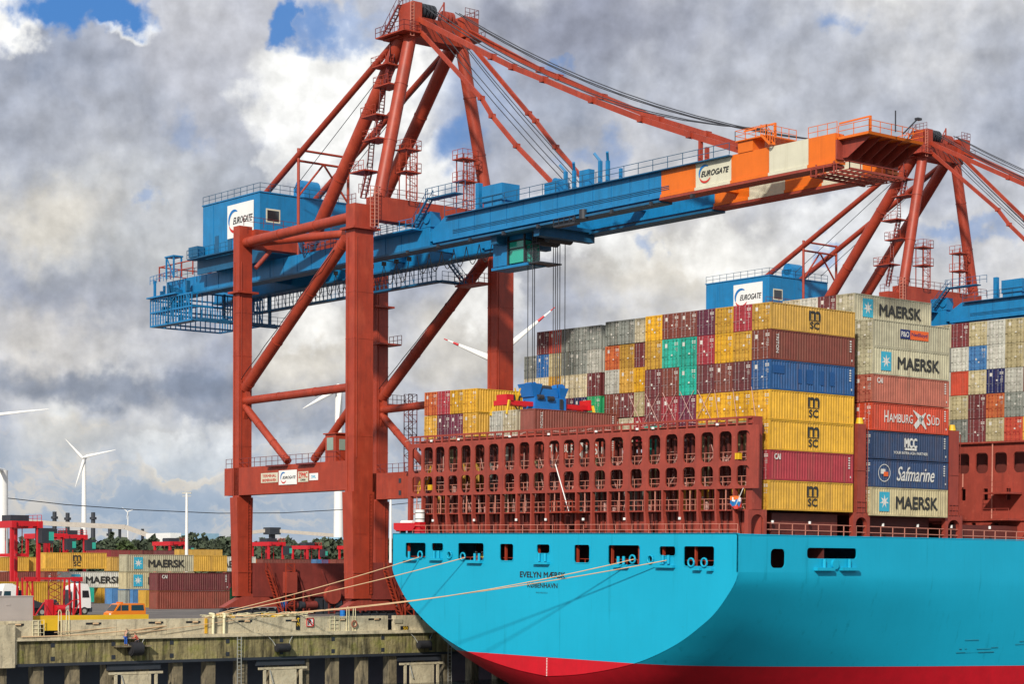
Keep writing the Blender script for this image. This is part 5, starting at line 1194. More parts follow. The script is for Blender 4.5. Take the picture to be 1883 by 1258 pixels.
turbine(911,1100,661,((159,30),(41,42),(-80,34)),'wind turbine with red tipped blades half hidden by the crane leg',2.2,1.6,48,tips=True)
turbine(4,420,868,(),'thick cream tower cut by the left photo edge',1.3,1.1,10)
turbine(-60,1300,775,((7,53),(127,53),(-113,53)),'wind turbine out of frame left with one blade reaching in',1.5,1,38)
turbine(235,5200,944,((20,20),(140,20),(-100,20)),'tiny distant wind turbine above the conveyor bridge',1.6,1.2,30)
def extras():
    def far(u,v,d): q=CAM+(Fw+Rt*((u-CX)/CF))*d; q.z=CAM.z+(CY+CSH-v)/CF*d; return q
    # long boom arm of the half hidden blade right of leg
    a=far(948,628,600); b=far(1020,567,600); 
    for (u,w,dist,h,lab) in ((343,.34,330,909,'tall slim white lamp mast with floodlights in the yard'),(708,.3,420,905,'thin pale lamp mast right of the middle crane leg'),(718,.3,400,900,'second thin pale mast by the ship stern')):
        p=far(u,1000,dist); t=far(u,h,dist); r=thing('lamp_mast',lab,'lamp mast',(p.x,p.y,GZ)); part(r,'mast',M().tube((p.x,p.y,GZ),(p.x,p.y,t.z),.33,10,.2),WHT); part(r,'lamp_ring',M().bar(t-Rt*.75,t+Rt*.75,.25).bar(t-Rt*.7-Up*.5,t+Rt*.7-Up*.5,.15),ALU)
    for u,h,lab in ((100,944,'dark factory chimney left of the pair'),(124,946,'dark factory chimney right of the pair'),(171,945,'dark lattice chimney right of the white turbine'),(202,975,'short dark mast on the skyline')):
        p=far(u,1000,1700); t=far(u,h,1700); single('chimney',M().tube((p.x,p.y,GZ),(p.x,p.y,t.z),2.2 if u<200 else 1,10,1.7).tube((p.x,p.y,t.z-6),(p.x,p.y,t.z-4),2.9,10),DRK,lab,'chimney',base=(p.x,p.y,GZ))
    # conveyor bridge
    r=thing('conveyor_bridge','long pale conveyor bridge sloping down above the far trees','conveyor bridge',far(170,1000,1300)); 
    pts=[far(u,v,1300) for u,v in ((45,962),(95,966),(230,972),(310,1000))]; m=M()
    for a,b in zip(pts[:-1],pts[1:]): m.bar(a,b,2.6,3.0)
    part(r,'gallery',m,mat('pale bridge steel',(.42,.38,.33),.6))
    for u in (150,220,262): a=far(u,975,1300); part(r,'support',M().bar(a,(a.x,a.y,GZ),1.4),DRK)
    r=thing('conveyor_bridge','grey conveyor gallery and tower behind the trees, seen through the crane portal',"conveyor bridge",far(520,1000,1300)); 
    pts=[far(u,v,1300) for u,v in ((440,984),(495,977),(560,982),(640,988))]; m=M()
    for a,b in zip(pts[:-1],pts[1:]): m.bar(a,b,2,2.2)
    part(r,'gallery',m,mat('pale bridge steel')); a=far(500,982,1300); part(r,'tower_house',M().box(a.x-4,a.x+4,a.y-4,a.y+4,a.z-1,a.z+3.5),DRK); part(r,'support',M().bar(a,(a.x,a.y,GZ),3),DRK)
    # power line
    pw=[far(u,v,700+u*.2) for u,v in ((-40,908),(10,919),(120,931),(250,940),(400,946),(520,945),(640,938),(760,925),(900,905))]
    single('power_line',M().path(pw,.16,5),DRK,'single dark power line sagging across the sky above the yard','power line',base=pw[0])
    # distant shed roofs
    for u,v0,v1,w,c in ((300,983,992,11,WHT),(365,984,994,16,mat('pale blue cladding',(.25,.42,.55),.5)),(590,1001,1008,24,WHT),(630,990,996,22,mat('pale blue cladding'))):
        a=far(u,v1,1000); s=1000/CF; single('warehouse',M().box(a.x-w*s,a.x+w*s,a.y-12,a.y+12,GZ,far(u,v0,1000).z),c,f"{'white' if c is WHT else 'pale blue'} shed among the trees {'left' if u<350 else 'right'} of {'the red carrier' if u<340 else 'the lamp mast' if u<500 else 'the middle portal' if u<600 else 'the portal trees'}",'shed',base=(a.x,a.y,GZ))
extras()
def wood():
    rnd=random.Random(4); lm=mat('conifer foliage',(.060,.082,.048),.9,var=.5,scale=.15); lm2=mat('leafy foliage',(.075,.115,.035),.9,var=.5,scale=.2); tk=mat('bark',(.09,.065,.045),.9)
    fol=M(); n=0
    def crown(q,H,R,con,m):
        k=150 if q[3]<1 else 75
        for i in range(k):
            t=rnd.random(); a=rnd.random()*6.283
            if con: rr=R*(1-t)**.8*rnd.uniform(.5,1.1); z=H*(.12+.88*t)
            else: z=H*(.3+.7*t); rr=R*math.sqrt(max(0,1-((t-.45)/.6)**2))*rnd.uniform(.4,1.08)
            c=V((q[0]+math.cos(a)*rr,q[1]+math.sin(a)*rr,GZ+z)); s=rnd.uniform(.5,1.2)*(1.5 if q[3]==2 else 1)
            d1=V((rnd.gauss(0,1),rnd.gauss(0,1),rnd.gauss(0,.6))).normalized()*s; d2=V((rnd.gauss(0,1),rnd.gauss(0,1),rnd.gauss(0,1))).normalized()*s
            m.add([c-d1,c+d2,c+d1,c-d2*.8],[(0,1,2,3)])
    # forest strip reads as one mass
    for i in range(950):
        u=rnd.uniform(-120,760); d=rnd.uniform(760,1000); q=CAM+(Fw+Rt*((u-CX)/CF))*d
        H=rnd.uniform(14,18.5)*(1.08 if 330<u<450 else 1.); crown((q.x,q.y,0,2),H,rnd.uniform(2.5,4.2),rnd.random()<.55,fol)
    w=obj('wood',(fol,lm)); props(w,'dark strip of mixed woodland on the horizon behind the yard','woodland',None,'stuff')
    k=0
    for u,H,con,lab in ((55,14,0,'light green bushy tree left behind the carriers'),(228,15.5,0,'rounded mid green tree at the wood edge above the yellow yard container'),(275,12,0,'low bright green tree left of the red carrier'),(345,12,0,'bright green tree behind the tall lamp mast'),(410,15,1,'dark conifer just left of the left crane leg'),(205,19,1,'pointed conifer right of the white wind turbine'),(455,11,0,'low tree between crane leg and red carrier'),(300,13,0,'light green tree under the red carrier')):
        q=CAM+(Fw+Rt*((u-CX)/CF))*(700+k*5); k+=1; r=thing('tree',lab,'tree',(q.x,q.y,GZ),'trees at the edge of the wood')
        m=M(); 
        for j in range(3): crown((q.x+(rnd.random()-.5)*4*(not con),q.y,0,0),H,3.6 if not con else 2.6,con,m)
        part(r,'crown',m,lm2 if not con else lm); part(r,'trunk',M().tube((q.x,q.y,GZ),(q.x,q.y,GZ+H*.8),.4,8,.1),tk)
wood()
# ------------------------------------------------------------------ things on the quay
def quayside():
    def wheel(r,x,y,z,R,w=.25,ax='y'):
        a=part(r,'wheel',M().tube((x,y-w/2,z),(x,y+w/2,z),R,18),RUB); part(r,'rim',M().tube((x,y-w/2-.02,z),(x,y+w/2+.02,z),R*.55,12),ALU,a)
    # orange van, driving left; side towards camera is -Y
    c=P(229,1139,Z=GZ); x,y,z=c.x,66.,GZ; x=P(229,1139,Y=66).x
    r=thing('van','small orange van with dark windows driving along the quay road','van',(x,y,z))
    L,W,H=4.3,1.75,2.0; x0=x-L/2
    side=[(0,.35),(L,.35),(L,1.05),(L-.12,1.95),(L-.35,2.0),(1.25,2.0),(.95,1.9),(.42,1.15),(.05,.95)]
    part(r,'body',shape2d([side],W,frame((x0,y,z),(1,0,0),(0,0,1))),mat('van orange paint',(.75,.20,.01),.3,var=.03))
    win=M(); f=frame((x0,y-W/2-.012,z),(1,0,0),(0,0,1))
    for pl in ([(.62,1.2),(1.08,1.82),(1.2,1.82),(1.2,1.2)],[(1.28,1.2),(1.28,1.82),(2.15,1.82),(2.15,1.2)],[(2.5,1.2),(2.5,1.82),(4.0,1.82),(4.1,1.2)]):
        part(r,'window',M().add([f@V((*p,0)) for p in pl],[tuple(range(len(pl)))]),GLD)
    part(r,'windscreen',M().add([(x0+.36,y-.75,z+1.2),(x0+.36,y+.75,z+1.2),(x0+.88,y+.7,z+1.87),(x0+.88,y-.7,z+1.87)],[(0,3,2,1)]),GLD)
    part(r,'bumper',M().box(x0-.06,x0+.1,y-.8,y+.8,z+.35,z+.6),DRK); part(r,'tail_light',M().box(x0+L-.1,x0+L+.02,y-.86,y-.74,z+.9,z+1.4),SRED); part(r,'roof_light',M().box(x0+1.4,x0+1.7,y-.5,y+.5,z+2.0,z+2.15),ORA); part(r,'headlight',M().box(x0-.02,x0+.1,y-.8,y-.5,z+.72,z+.92),WHT)
    for xx in (x0+.8,x0+3.4):
        for yy in (y-W/2,y+W/2): wheel(r,xx,yy,z+.34,.34)
    # grey cabinet
    p=P(21,1140,Y=59.2); single('electric_cabinet',M().box(p.x-2.1,p.x+2.1,58.6,60.2,-11.6,-9.1).box(p.x-2.15,p.x+2.15,58.55,60.25,-9.1,-9.0).box(p.x-.9,p.x-.4,58.57,58.62,-10,-9.8),mat('cabinet grey',(.42,.37,.34),.5,var=.06),'large pale grey cabinet on the quay at the left edge','cabinet',base=(p.x,59.4,-12))
    # trucks
    def truck(u,v,Y,flip,label):
        p=P(u,v,Y=Y); x,y=p.x,Y; r=thing('truck',label,'truck',(x,y,GZ),'white terminal trucks'); s=-1 if flip else 1
        X=lambda a:x+s*a
        cabp=[(0,.9),(2.3,.9),(2.3,2.0),(2.15,3.2),(1.9,3.9),(.9,4.0),(.05,3.6)]
        part(r,'cab',shape2d([[(s*a,b) for a,b in cabp]],2.45,frame((x,y,GZ),(1,0,0),(0,0,1))),WHT)
        f=frame((x,y-1.24,GZ),(1,0,0),(0,0,1)); part(r,'side_window',M().add([f@V((s*a,b,0)) for a,b in ((1.1,2.2),(2.1,2.2),(1.95,3.1),(1.1,3.1))],[(0,1,2,3)]),GLD)
        part(r,'cab_stripe',M().add([f@V((s*a,b,0)) for a,b in ((.0,.95),(.5,.95),(.3,3.6),(.05,3.5))],[(0,1,2,3)]),BLK)
        part(r,'windscreen',M().hexa([(X(2.32),y-1.1,GZ+2.1),(X(2.34),y-1.1,GZ+2.1),(X(2.34),y+1.1,GZ+2.1),(X(2.32),y+1.1,GZ+2.1)],[(X(2.18),y-1.1,GZ+3.1),(X(2.2),y-1.1,GZ+3.1),(X(2.2),y+1.1,GZ+3.1),(X(2.18),y+1.1,GZ+3.1)]),GLD)
        part(r,'chassis',M().box(min(X(-5.5),X(2.2)),max(X(-5.5),X(2.2)),y-.5,y+.5,GZ+.7,GZ+1.0),DRK); part(r,'fuel_tank',M().tube((X(-1.8),y-.9,GZ+.85),(X(-.5),y-.9,GZ+.85),.4,12),ALU); part(r,'bumper',M().box(min(X(2.2),X(2.5)),max(X(2.2),X(2.5)),y-1.2,y+1.2,GZ+.4,GZ+1.0),DRK)
        part(r,'exhaust_frame',M().box(min(X(-.5),X(-.3)),max(X(-.5),X(-.3)),y-.9,y+.9,GZ+1,GZ+3.2),DRK)
        part(r,'fifth_wheel',M().hexa([(X(-4.6),y-.7,GZ+1.0),(X(-1.5),y-.7,GZ+1.0),(X(-1.5),y+.7,GZ+1.0),(X(-4.6),y+.7,GZ+1.0)],[(X(-4.2),y-.7,GZ+1.3),(X(-2.2),y-.7,GZ+2.0),(X(-2.2),y+.7,GZ+2.0),(X(-4.2),y+.7,GZ+1.3)]),DRK)
        for a in (1.4,-3.0,-4.4):
            for yy in (y-1.1,y+1.1): wheel(r,X(a),yy,GZ+.52,.52,.3)
    truck(128,1120,97,False,'white truck tractor facing right beside the red steel frame'); truck(27,1120,94,True,'white truck tractor with tilted cab at the left edge behind the grey cabinet')
    # red steel loading frame
    xl=P(50,1130,Y=70).x; xr=P(146,1130,Y=70).x; r=thing('steel_frame','red lattice steel loading frame with four legs standing on the quay','steel frame',((xl+xr)/2,71,GZ))
    for xx in (xl+.3,xr-.3):
        for dx in (-.45,.45): 
            for yy in (70,72.4): part(r,'leg',M().bar((xx+dx,yy,GZ+.3),(xx+dx*.6,yy,-7.2),.17),SRED)
        part(r,'leg_bracing',M().bar((xx-.45,70,GZ+.5),(xx+.45,70,-9.6),.08).bar((xx+.45,70,-9.6),(xx-.4,70,-7.4),.08).bar((xx-.4,70,-9.6),(xx+.45,70,-9.6),.08),SRED)
    part(r,'top_beam',M().box(xl-.3,xr+.3,69.9,70.1,-7.4,-7.15).box(xl-.3,xl+.9,69.8,70.2,-7.6,-7.1).box(xr-.9,xr+.3,69.8,70.2,-7.6,-7.1),SRED)
    part(r,'base_frame',M().box(xl-.3,xr+.3,69.8,70.1,GZ+.15,GZ+.4),SRED)
    mb=M(); xm=(xl+xr)/2
    for dx in (-.1,1.4): mb.bar((xm+dx,71,GZ+.4),(xm+dx,71,-7.4),.1)
    for k in range(6): z=GZ+.8+k*.75; mb.bar((xm-.1,71,z),(xm+1.4,71,z+.7),.07).bar((xm+1.4,71,z),(xm-.1,71,z+.7),.07)
    part(r,'lattice_column',mb,DRED)
    lb=M(); lb.bar((xl+.8,70,GZ+.5),(xl+2,70,-9.9),.1).bar((xl+2,70,-9.9),(xm-.3,70,GZ+.6),.1).bar((xm,70,GZ+.6),(xr-.8,70,-9.7),.1); part(r,'diagonal_brace',lb,SRED)
    single('hydraulic_unit',M().box(xm-.6,xm+.1,70.2,71,GZ+.3,-9.6).box(xm+.2,xm+1.5,70.1,71,GZ+.4,-10.2).tube((xm+.3,70,-10.6),(xm+1.3,70,-10.6),.3,12),SRED,'red hydraulic unit inside the steel frame','machine',base=(xm,70.5,GZ))
    # ladders hoops, ladders
    for u,lab in ((115,'pair of pale safety hoops on the parapet near the left'),(643,'pair of pale safety hoops on the parapet near the ship stern')):
        p=P(u,1140,Y=57.6); x=p.x; r=thing('ladder_hoop',lab,'ladder hoops',(x,57.5,-13.3),'safety hoops on the quay')
        for dx in (-.45,.45):
            pts=[(x+dx-.16,57.35,-13.3),(x+dx-.16,57.3,-10.7),(x+dx-.1,57.3,-10.5),(x+dx+.06,57.3,-10.5),(x+dx+.14,57.3,-10.7),(x+dx+.2,57.35,-13.3)]; part(r,'hoop',M().path(pts,.045,8),mat('cream paint',(.72,.66,.42),.5))
    for u,lab in ((70,'cream grid ladder gate in the left parapet'),(615,'cream grid ladder gate right of the no berthing sign')):
        x=P(u,1150,Y=57.3).x; single('grid_ladder',M().ladder((x-.3,57.28,-13.2),(x-.3,57.28,-11.5),.6).ladder((x+.35,57.28,-13.2),(x+.35,57.28,-11.5),.6),mat('cream paint'),lab,'ladder','grid ladders in the parapet',base=(x,57.3,-13.3))
    for u,lab in ((440,'steel ladder down the quay face below the cream pipes'),(827,'steel ladder down the quay face beside the hull')):
        x=P(u,1230,Y=56.9).x; single('quay_ladder',M().ladder((x,56.9,-21),(x,56.9,-13.5),.5,t=.07),ALU,lab,'ladder','ladders down the quay face',base=(x,56.9,-20)); 
    # cream pipes
    r=thing('pipe_bend','two thick cream pipe bends rising over the parapet','pipes',(P(398,1150,Y=57.2).x,57.2,-13.3))
    for u in (392,412):
        x=P(u,1150,Y=57.1).x; part(r,'pipe',M().path([(x,57.1,-13.25),(x,57.1,-11.6),(x+.12,57.15,-11.3),(x+.4,57.6,-11.15),(x+.5,58.6,-11.1)],.16,10),mat('cream paint'))
    x=P(379,1150,Y=57.3).x; single('marker_post',M().box(x-.14,x+.14,57.25,57.4,-13.2,-11.55),mat('amber paint',(.65,.36,.02),.5),'upright amber yellow marker strip left of the cream pipes','marker',base=(x,57.3,-13.2))
    # net / rope heap on the parapet
    R2=random.Random(2); m=M(); 
    for i in range(60):
        t=R2.random(); x=-28+t*13.5; pts=[V((x,57.9+R2.uniform(-.3,.6),-11.5+R2.uniform(0,.35)))]
        for j in range(4): pts.append(pts[-1]+V((R2.uniform(-.1,.9),R2.uniform(-.2,.2),R2.uniform(-.18,.18))))
        for p_ in pts: p_.z=max(-11.5,min(-11.0,p_.z))
        m.path(pts,.045,5)
    single('rope_heap',m,mat('cream paint'),'tangled heap of pale rope and net along the parapet top','rope heap',base=(-21,58,-11.55))
    single('bundle_cover',M().box(-26,-23.4,58.2,59,-11.55,-11.2).box(-19.5,-17,58.2,59,-11.55,-11.15),YEL,'flat yellow covers lying behind the rope heap','cover',base=(-22,58.6,-12))
    # signs
    def plate(u,v,w,h,mt_,nm,label,catg): 
        p=P(u,v,Y=57.3); r=thing(nm,label,catg,(p.x,57.3,p.z-h/2)); f=frame((p.x,57.33,p.z),(1,0,0),(0,0,1)); part(r,'board',M().box(p.x-w/2,p.x+w/2,57.3,57.38,p.z-h/2,p.z+h/2),mt_); return r,frame((p.x,57.29,p.z),(1,0,0),(0,0,1)),p
    r,f,p=plate(570,1145,.95,.95,WHT,'sign','square white sign with red border and struck through R','sign')
    b=M(); 
    for a,c in (((-.45,-.45),(.45,-.45)),((.45,-.45),(.45,.45)),((.45,.45),(-.45,.45)),((-.45,.45),(-.45,-.45)),((-.45,.45),(.45,-.45))): b.bar(f@V((*a,.01)),f@V((*c,.01)),.09 )
    part(r,'red_border',b,LR); part(r,'lettering',text('R',.5,.62,f,.03,0,.02),LBK)
    r,f,p=plate(744,1156,1.1,.5,BLK,'number_plate','black plate with yellow number 50 on the parapet near the hull','number plate'); part(r,'lettering',text('50',.62,.36,f@Matrix.Translation((.1,0,0)),.02),YEL)
    r,f,p=plate(548,1146,.5,1.6,BLK,'number_plate','tall black plate with yellow numerals beside the R sign','number plate'); part(r,'lettering',text('24',1.0,.34,frame(f@V((0,.1,0)),(0,0,1),(-1,0,0)),.02),YEL)
    r,f,p=plate(733,1143,1.2,.45,mat('dull plate',(.45,.40,.28),.6),'name_plate','weathered plate of faded dark lettering near the hull','plate'); 
    p=P(652,1148,Y=57.1); single('life_ring',M().path([(p.x+.35*math.cos(t*.5236),57.15,p.z+.35*math.sin(t*.5236)) for t in range(13)],.08,8),mat('faded red ring',(.30,.10,.06),.6),'faded life ring hanging on the parapet by the hoops','life ring',base=(p.x,57.15,p.z-.4))
    p=P(630,1132,Y=59.5); r=thing('barrel','blue plastic barrel standing behind the parapet near the ship','barrel',(p.x,59.5,GZ)); part(r,'drum',M().tube((p.x,59.5,GZ),(p.x,59.5,-10.9),.32,16),CAB_); part(r,'hoop',M().tube((p.x,59.5,-11.4),(p.x,59.5,-11.33),.345,16),CAB_)
    p=P(668,1148,Y=57.2)
    # fenders: horizontal rubber cylinders on chains
    for u,v,w,lab in ((520,1192,26,'black cylinder fender hanging left of the second quay ladder'),(780,1186,26,'black cylinder fender hanging next to the ship hull'),(250,1194,20,'larger black drum fender below the two mooring workers')):
        p=P(u,v,Y=56.6); hw=w/16.5/2*1.05; rr=.48 if u!=250 else .72; r=thing('fender',lab,'fender',(p.x,56.5,p.z-rr),'rubber fenders on the quay wall')
        part(r,'cylinder',M().tube((p.x-hw,56.6,p.z),(p.x+hw,56.6,p.z),rr,20).tube((p.x-hw-.08,56.6,p.z),(p.x-hw,56.6,p.z),rr*.8,16),RUB)
        for sx in (-1,1): part(r,'chain',M().path([(p.x+sx*hw*.9,56.6,p.z),(p.x+sx*(hw+.35),56.9,p.z+.8),(p.x+sx*(hw+.9),57.1,p.z+1.4)],.05,6),ALU)
    # fender panels under the apron
    for u,lab in ((250,'pale fender frame under the drum fender at left'),(520,'pale fender frame between the piles, middle'),(775,'pale fender frame between the piles by the hull')):
        p=P(u,1245,Y=56.9); x=p.x; r=thing('quay_fender',lab,'fender',(x,56.9,-19.5),'fender frames under the quay'); part(r,'panel',M().box(x-1.7,x+1.7,56.7,57.0,-20,-17.4).box(x-3.2,x+3.2,56.8,57,-17.35,-17.1),CONC)
        for dx in (-2.4,2.4): part(r,'strut',M().box(x+dx-.15,x+dx+.15,56.8,57.0,-20,-17.3),CONC)
        part(r,'chain',M().path([(x-1.9,56.6,-17.4),(x-1.5,56.5,-18.9)],.07,6),ALU)
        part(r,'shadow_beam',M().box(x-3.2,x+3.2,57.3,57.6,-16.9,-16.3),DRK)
    # bollard
    p=P(390,1138,Y=58.6); r=thing('bollard','squat mooring bollard by the cream pipes holding the stern lines','bollard',(p.x,58.6,-11.7)); part(r,'post',M().tube((p.x,58.6,-11.9),(p.x,58.6,-11.1),.3,14).tube((p.x,58.6,-11.1),(p.x,58.6,-10.95),.45,14,.35),DRK)
    B=V((p.x,58.5,-11.2))
    XT=-4.45
    def endp(u,v): q=P(u,v,X=XT); return q
    G='mooring lines from the stern'
    def line(a,b,s,label,r_=.05):
        a,b=V(a),V(b); pts=[a.lerp(b,i/16)-V((0,0,s*4*(i/16)*(1-i/16))) for i in range(17)]; single('mooring_line',M().path(pts,r_,8),HEMP,label,'mooring line',G,base=a)
    line(B,endp(771,1025),.25,'uppermost stern mooring line to the leftmost transom opening'); line(B+V((.2,0,-.05)),endp(855,1026),.3,'second mooring line running to the third transom opening')
    line(B+V((.5,0,-.2)),endp(1166,1029),1.2,'orange lit mooring line crossing the ship name'); line(P(530,1128,Y=58.6),endp(1226,1031),.55,'lowest stern line crossing the transom to a right hand opening')
    line(B+V((0,-.2,-.1)),P(240,1162,Y=56.8),.15,'slack mooring rope led left along the parapet',.05); line(P(300,1152,Y=57.0),P(40,1172,Y=56.85),.25,'slack rope lying on the quay ledge at left',.06); line(P(470,1135,Y=57.2),P(235,1166,Y=56.8),.1,'thin rope led down to the two mooring workers',.04); line(B+V((.1,-.5,-.2)),P(100,1164,Y=57.1),.1,'pale rope slanting along the left parapet face',.035)
quayside()

# ------------------------------------------------------------------ people
def skinmesh(name,pts,edges,radii,root,mt,sub=1):
    me=bpy.data.meshes.new(name); me.from_pydata(pts,edges,[]); o=bpy.data.objects.new(name,me); COL.objects.link(o)
    md=o.modifiers.new('s','SKIN'); 
    for i,r in enumerate(radii): me.skin_vertices[0].data[i].radius=(r,r)
    me.skin_vertices[0].data[root].use_root=True
    sb=o.modifiers.new('u','SUBSURF'); sb.levels=sub; sb.render_levels=sub
    dg=bpy.context.evaluated_depsgraph_get(); dg.update(); out=bpy.data.meshes.new_from_object(o.evaluated_get(dg)); bpy.data.objects.remove(o)
    out.materials.clear(); out.materials.append(mt)
    for p in out.polygons: p.use_smooth=True
    return out
def person(base,face,label,jacket,trousers,crouch=False,helmet=True,ship=False,grp=None):
    o=bpy.data.objects.new('person',None); COL.objects.link(o); T=Matrix.Translation(base)@Matrix.Rotation(face,4,'Z'); o.matrix_world=SHIP@T if ship else T; props(o,label,'person',grp)
    hz=.55 if crouch else .95; kx=.38 if crouch else .03; kz=.48; lean=.35 if crouch else .12
    sh=(lean,0,hz+.50); nk=(lean+.02,0,hz+.58); hd=(lean+.05,0,hz+.72)
    J={'pel':(0,0,hz),'chest':(lean*.7,0,hz+.33),'neck':nk,'head':hd}
    pts=[J['pel'],J['chest'],nk,hd]; ed=[(0,1),(1,2),(2,3)]; ra=[.15,.165,.06,.105]
    for s in (-1,1):
        i=len(pts); pts+=[(0,s*.1,hz-.05),(kx,s*.13,kz),(0 if not crouch else .05,s*.13,.08),(.17,s*.14,.04)]; ra+=[.10,.07,.05,.045]; ed+=[(0,i),(i,i+1),(i+1,i+2),(i+2,i+3)]
        i=len(pts); pts+=[(lean*.9,s*.2,hz+.45),(lean+.18,s*.27,hz+.22),(lean+.42,s*.18,hz+.24),(lean+.50,s*.16,hz+.25)]; ra+=[.07,.05,.038,.03]; ed+=[(1,i),(i,i+1),(i+1,i+2),(i+2,i+3)]
    b=obj('body',skinmesh('body',pts,ed,ra,0,SKIN)); b.parent=o
    for s in (-1,1):
        for k in range(5):
            hp=V((lean+.50,s*.16,hz+.25)); dy=(k-1.5)*.022 if k<4 else -s*.05; l=[.075,.085,.08,.06,.05][k]
            q=obj('finger',(M().path([hp+V((0,dy,0)),hp+V((l*.6,dy,-.01)),hp+V((l*.8,dy,-.045))],.011,6),SKIN)); q.parent=b
    for s in (-1,1):
        q=obj('eye',(M().box(hd[0]+.085,hd[0]+.105,s*.035-.01,s*.035+.01,hd[2]+.0,hd[2]+.018),BLK)); q.parent=b
    q=obj('nose',(M().hexa([(hd[0]+.08,-.015,hd[2]-.03),(hd[0]+.13,-.012,hd[2]-.03),(hd[0]+.13,.012,hd[2]-.03),(hd[0]+.08,.015,hd[2]-.03)],[(hd[0]+.09,-.006,hd[2]+.01),(hd[0]+.1,-.006,hd[2]+.01),(hd[0]+.1,.006,hd[2]+.01),(hd[0]+.09,.006,hd[2]+.01)]),SKIN)); q.parent=b
    jp=[pts[0],pts[1],(nk[0],0,nk[2]-.04)]; je=[(0,1),(1,2)]; jr=[.165,.185,.085]
    for s in (-1,1):
        i=len(jp); jp+=[(lean*.9,s*.2,hz+.45),(lean+.18,s*.27,hz+.22),(lean+.40,s*.185,hz+.24)]; jr+=[.085,.065,.052]; je+=[(1,i),(i,i+1),(i+1,i+2)]
    q=obj('jacket',skinmesh('jacket',jp,je,jr,0,jacket)); q.parent=o
    tp=[(0,0,hz+.02)]; te=[]; tr=[.165]
    for s in (-1,1):
        i=len(tp); tp+=[(0,s*.1,hz-.06),(kx,s*.13,kz),(0 if not crouch else .05,s*.13,.12)]; tr+=[.115,.085,.068]; te+=[(0,i),(i,i+1),(i+1,i+2)]
    q=obj('trousers',skinmesh('trousers',tp,te,tr,0,trousers)); q.parent=o
    if helmet: q=obj('helmet',(M().tube((hd[0],0,hd[2]+.02),(hd[0],0,hd[2]+.10),.135,14,.12).tube((hd[0],0,hd[2]+.10),(hd[0],0,hd[2]+.15),.12,14,.05),helmet)); q.parent=o
    else: q=obj('hair',(M().tube((hd[0]-.02,0,hd[2]+.03),(hd[0]-.02,0,hd[2]+.12),.115,14,.06),mat('brown hair',(.06,.035,.02),.7))); q.parent=o
JG=mat('grey green work jacket',(.16,.16,.12),.8); JB=mat('blue work trousers',(.01,.08,.38),.8); JR=mat('red work jacket',(.50,.09,.06),.8); JD=mat('dark work trousers',(.03,.03,.04),.8); JY=mat('yellow green vest',(.45,.60,.03),.7)
a=P(229,1184,Y=57.0); b_=P(249,1184,Y=57.0)
single('mooring_step',M().box(a.x-1.2,b_.x+1.6,56.3,57.15,-14.45,-14.3),PILE,'small recessed landing step under the two mooring workers','step',base=(a.x,56.8,-14.5))
person((a.x,56.75,-14.3),0.2,'standing mooring worker in grey jacket and bright blue trousers on the quay ledge',JG,JB,False,None,grp='mooring workers on the quay')
person((b_.x+.2,56.75,-14.3),math.pi-.2,'bending mooring worker in red jacket beside the drum fender',JR,JD,True,None,grp='mooring workers on the quay')
XT=-4.2
p=us(872,1031,X=XT+1.6); person((XT+2.1,p.y,-6.1),math.pi,'crew member in red jacket inside the third transom opening',JR,JR,False,WHT,True,grp='crew on the mooring deck')
p=us(882,1031,X=XT+1.6); person((XT+2.2,p.y,-6.1),math.pi,'crew member in yellow green vest inside the third transom opening',JY,JD,False,WHT,True,grp='crew on the mooring deck')
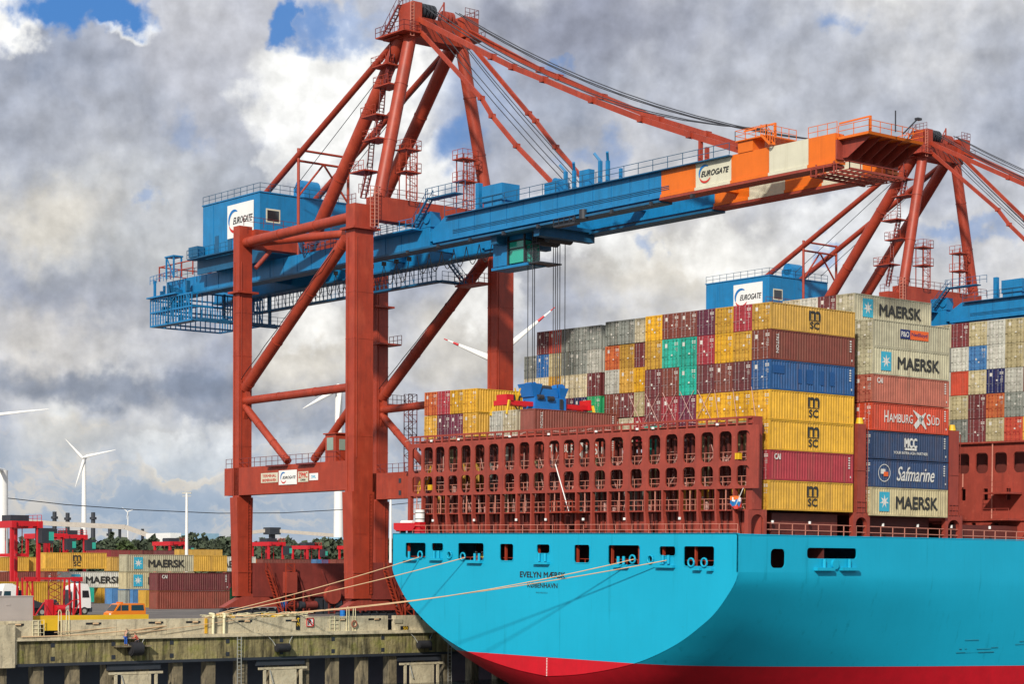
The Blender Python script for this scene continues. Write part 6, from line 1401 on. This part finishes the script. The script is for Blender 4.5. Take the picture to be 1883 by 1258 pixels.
def shipbits():
    # life raft canister, rescue gear at port quarter, ensign bundle at starboard
    r=thing('rescue_boat','small red and white rescue boat on the port quarter of the stern deck','boat',(-3.5,53.5,-2.4),ship=True)
    part(r,'hull',shape2d([[(-2.0,.2),(-1.5,0),(1.6,0),(2.1,.5),(2.0,.9),(-2.0,.9)]],1.3,frame((-3.0,53.6,-2.0),(0,-1,0),(0,0,1))),SRED); part(r,'canopy',M().tube((-3.0,54.8,-1.1),(-3.0,52.6,-1.1),.3,12),WHT); part(r,'cradle',M().box(-3.4,-2.6,52.4,52.6,-2.5,-1.9).box(-3.4,-2.6,54.6,54.8,-2.5,-1.9),DRK); part(r,'outboard',M().box(-3.2,-2.8,55.3,55.7,-2.1,-1.1),BLK)
    r=thing('liferaft_canister','upright white liferaft canister with black straps by the port end of bridge','canister',(-3.0,51.4,-2.4),ship=True)
    part(r,'canister',M().tube((-3,51.4,-1.0),(-3,51.4,.4),.55,16),WHT); part(r,'strap',M().tube((-3,51.4,-.7),(-3,51.4,-.62),.57,16),BLK); part(r,'strap',M().tube((-3,51.4,0),(-3,51.4,.08),.57,16),BLK); part(r,'stand',M().box(-3.4,-2.6,50.9,51.9,-2.4,-1.0),SRED)
    r=thing('flag','bundled red, white and blue flag hanging at the starboard end of the lashing bridge','flag',(-2.9,1.9,-.1),ship=True); part(r,'flagpole',M().tube((-2.7,1.9,.1),(-2.9,.6,2.0),.04,8),WHT)
    R3=random.Random(8)
    for c,z,n in ((LR,.35,'red_fold'),(LB,.6,'blue_fold'),(mat('orange cloth',(.7,.15,.02),.8),1.0,'orange_fold'),(WHT,.75,'white_fold')):
        m=M(); pts=[(-2.75+R3.uniform(-.1,.1),2.4-k*.28,z+R3.uniform(-.25,.25)) for k in range(6)]
        for q,w in zip(pts[:-1],pts[1:]): m.hexa([(q[0],q[1],q[2]-.2),(q[0]+.06,q[1],q[2]-.2),(w[0]+.06,w[1],w[2]-.16),(w[0],w[1],w[2]-.16)],[(q[0],q[1],q[2]+.2),(q[0]+.06,q[1],q[2]+.2),(w[0]+.06,w[1],w[2]+.2),(w[0],w[1],w[2]+.2)])
        part(r,n,m,c)
    for y,z,lab in ((50.2,2.95,'pair of yellow equipment tins low in the third bridge opening'),(1.7,5.1,'row of yellow lights in the top right bridge opening')):
        single('yellow_canister',M().box(-2.6,-2.2,y-.2,y+.0,z-.3,z+.3).box(-2.6,-2.2,y+.15,y+.35,z-.3,z+.3),YEL,lab,'canister',ship=True,base=(-2.4,y,z-.3))
    # lashing rods crossing on container fronts
    m=M()
    for i in range(3,8):
        y=2.5*i; 
        m.tube((-.25,y+.1,8.9),(-.12,y+2.2,12.0),.035,5).tube((-.25,y+2.3,8.9),(-.12,y+.2,12.0),.035,5)
    for i in (0,1,2): m.tube((-.25,2.5*i+1.6,8.9),(-.12,2.5*i+2.35,11.9),.035,5)
    single('lashing_rod_set',m,mat('lashing rod'),'crossed pale lashing rods in front of the nearest block doors','lashing rods',None,'stuff',True,base=(-.2,10,8.9))
shipbits()
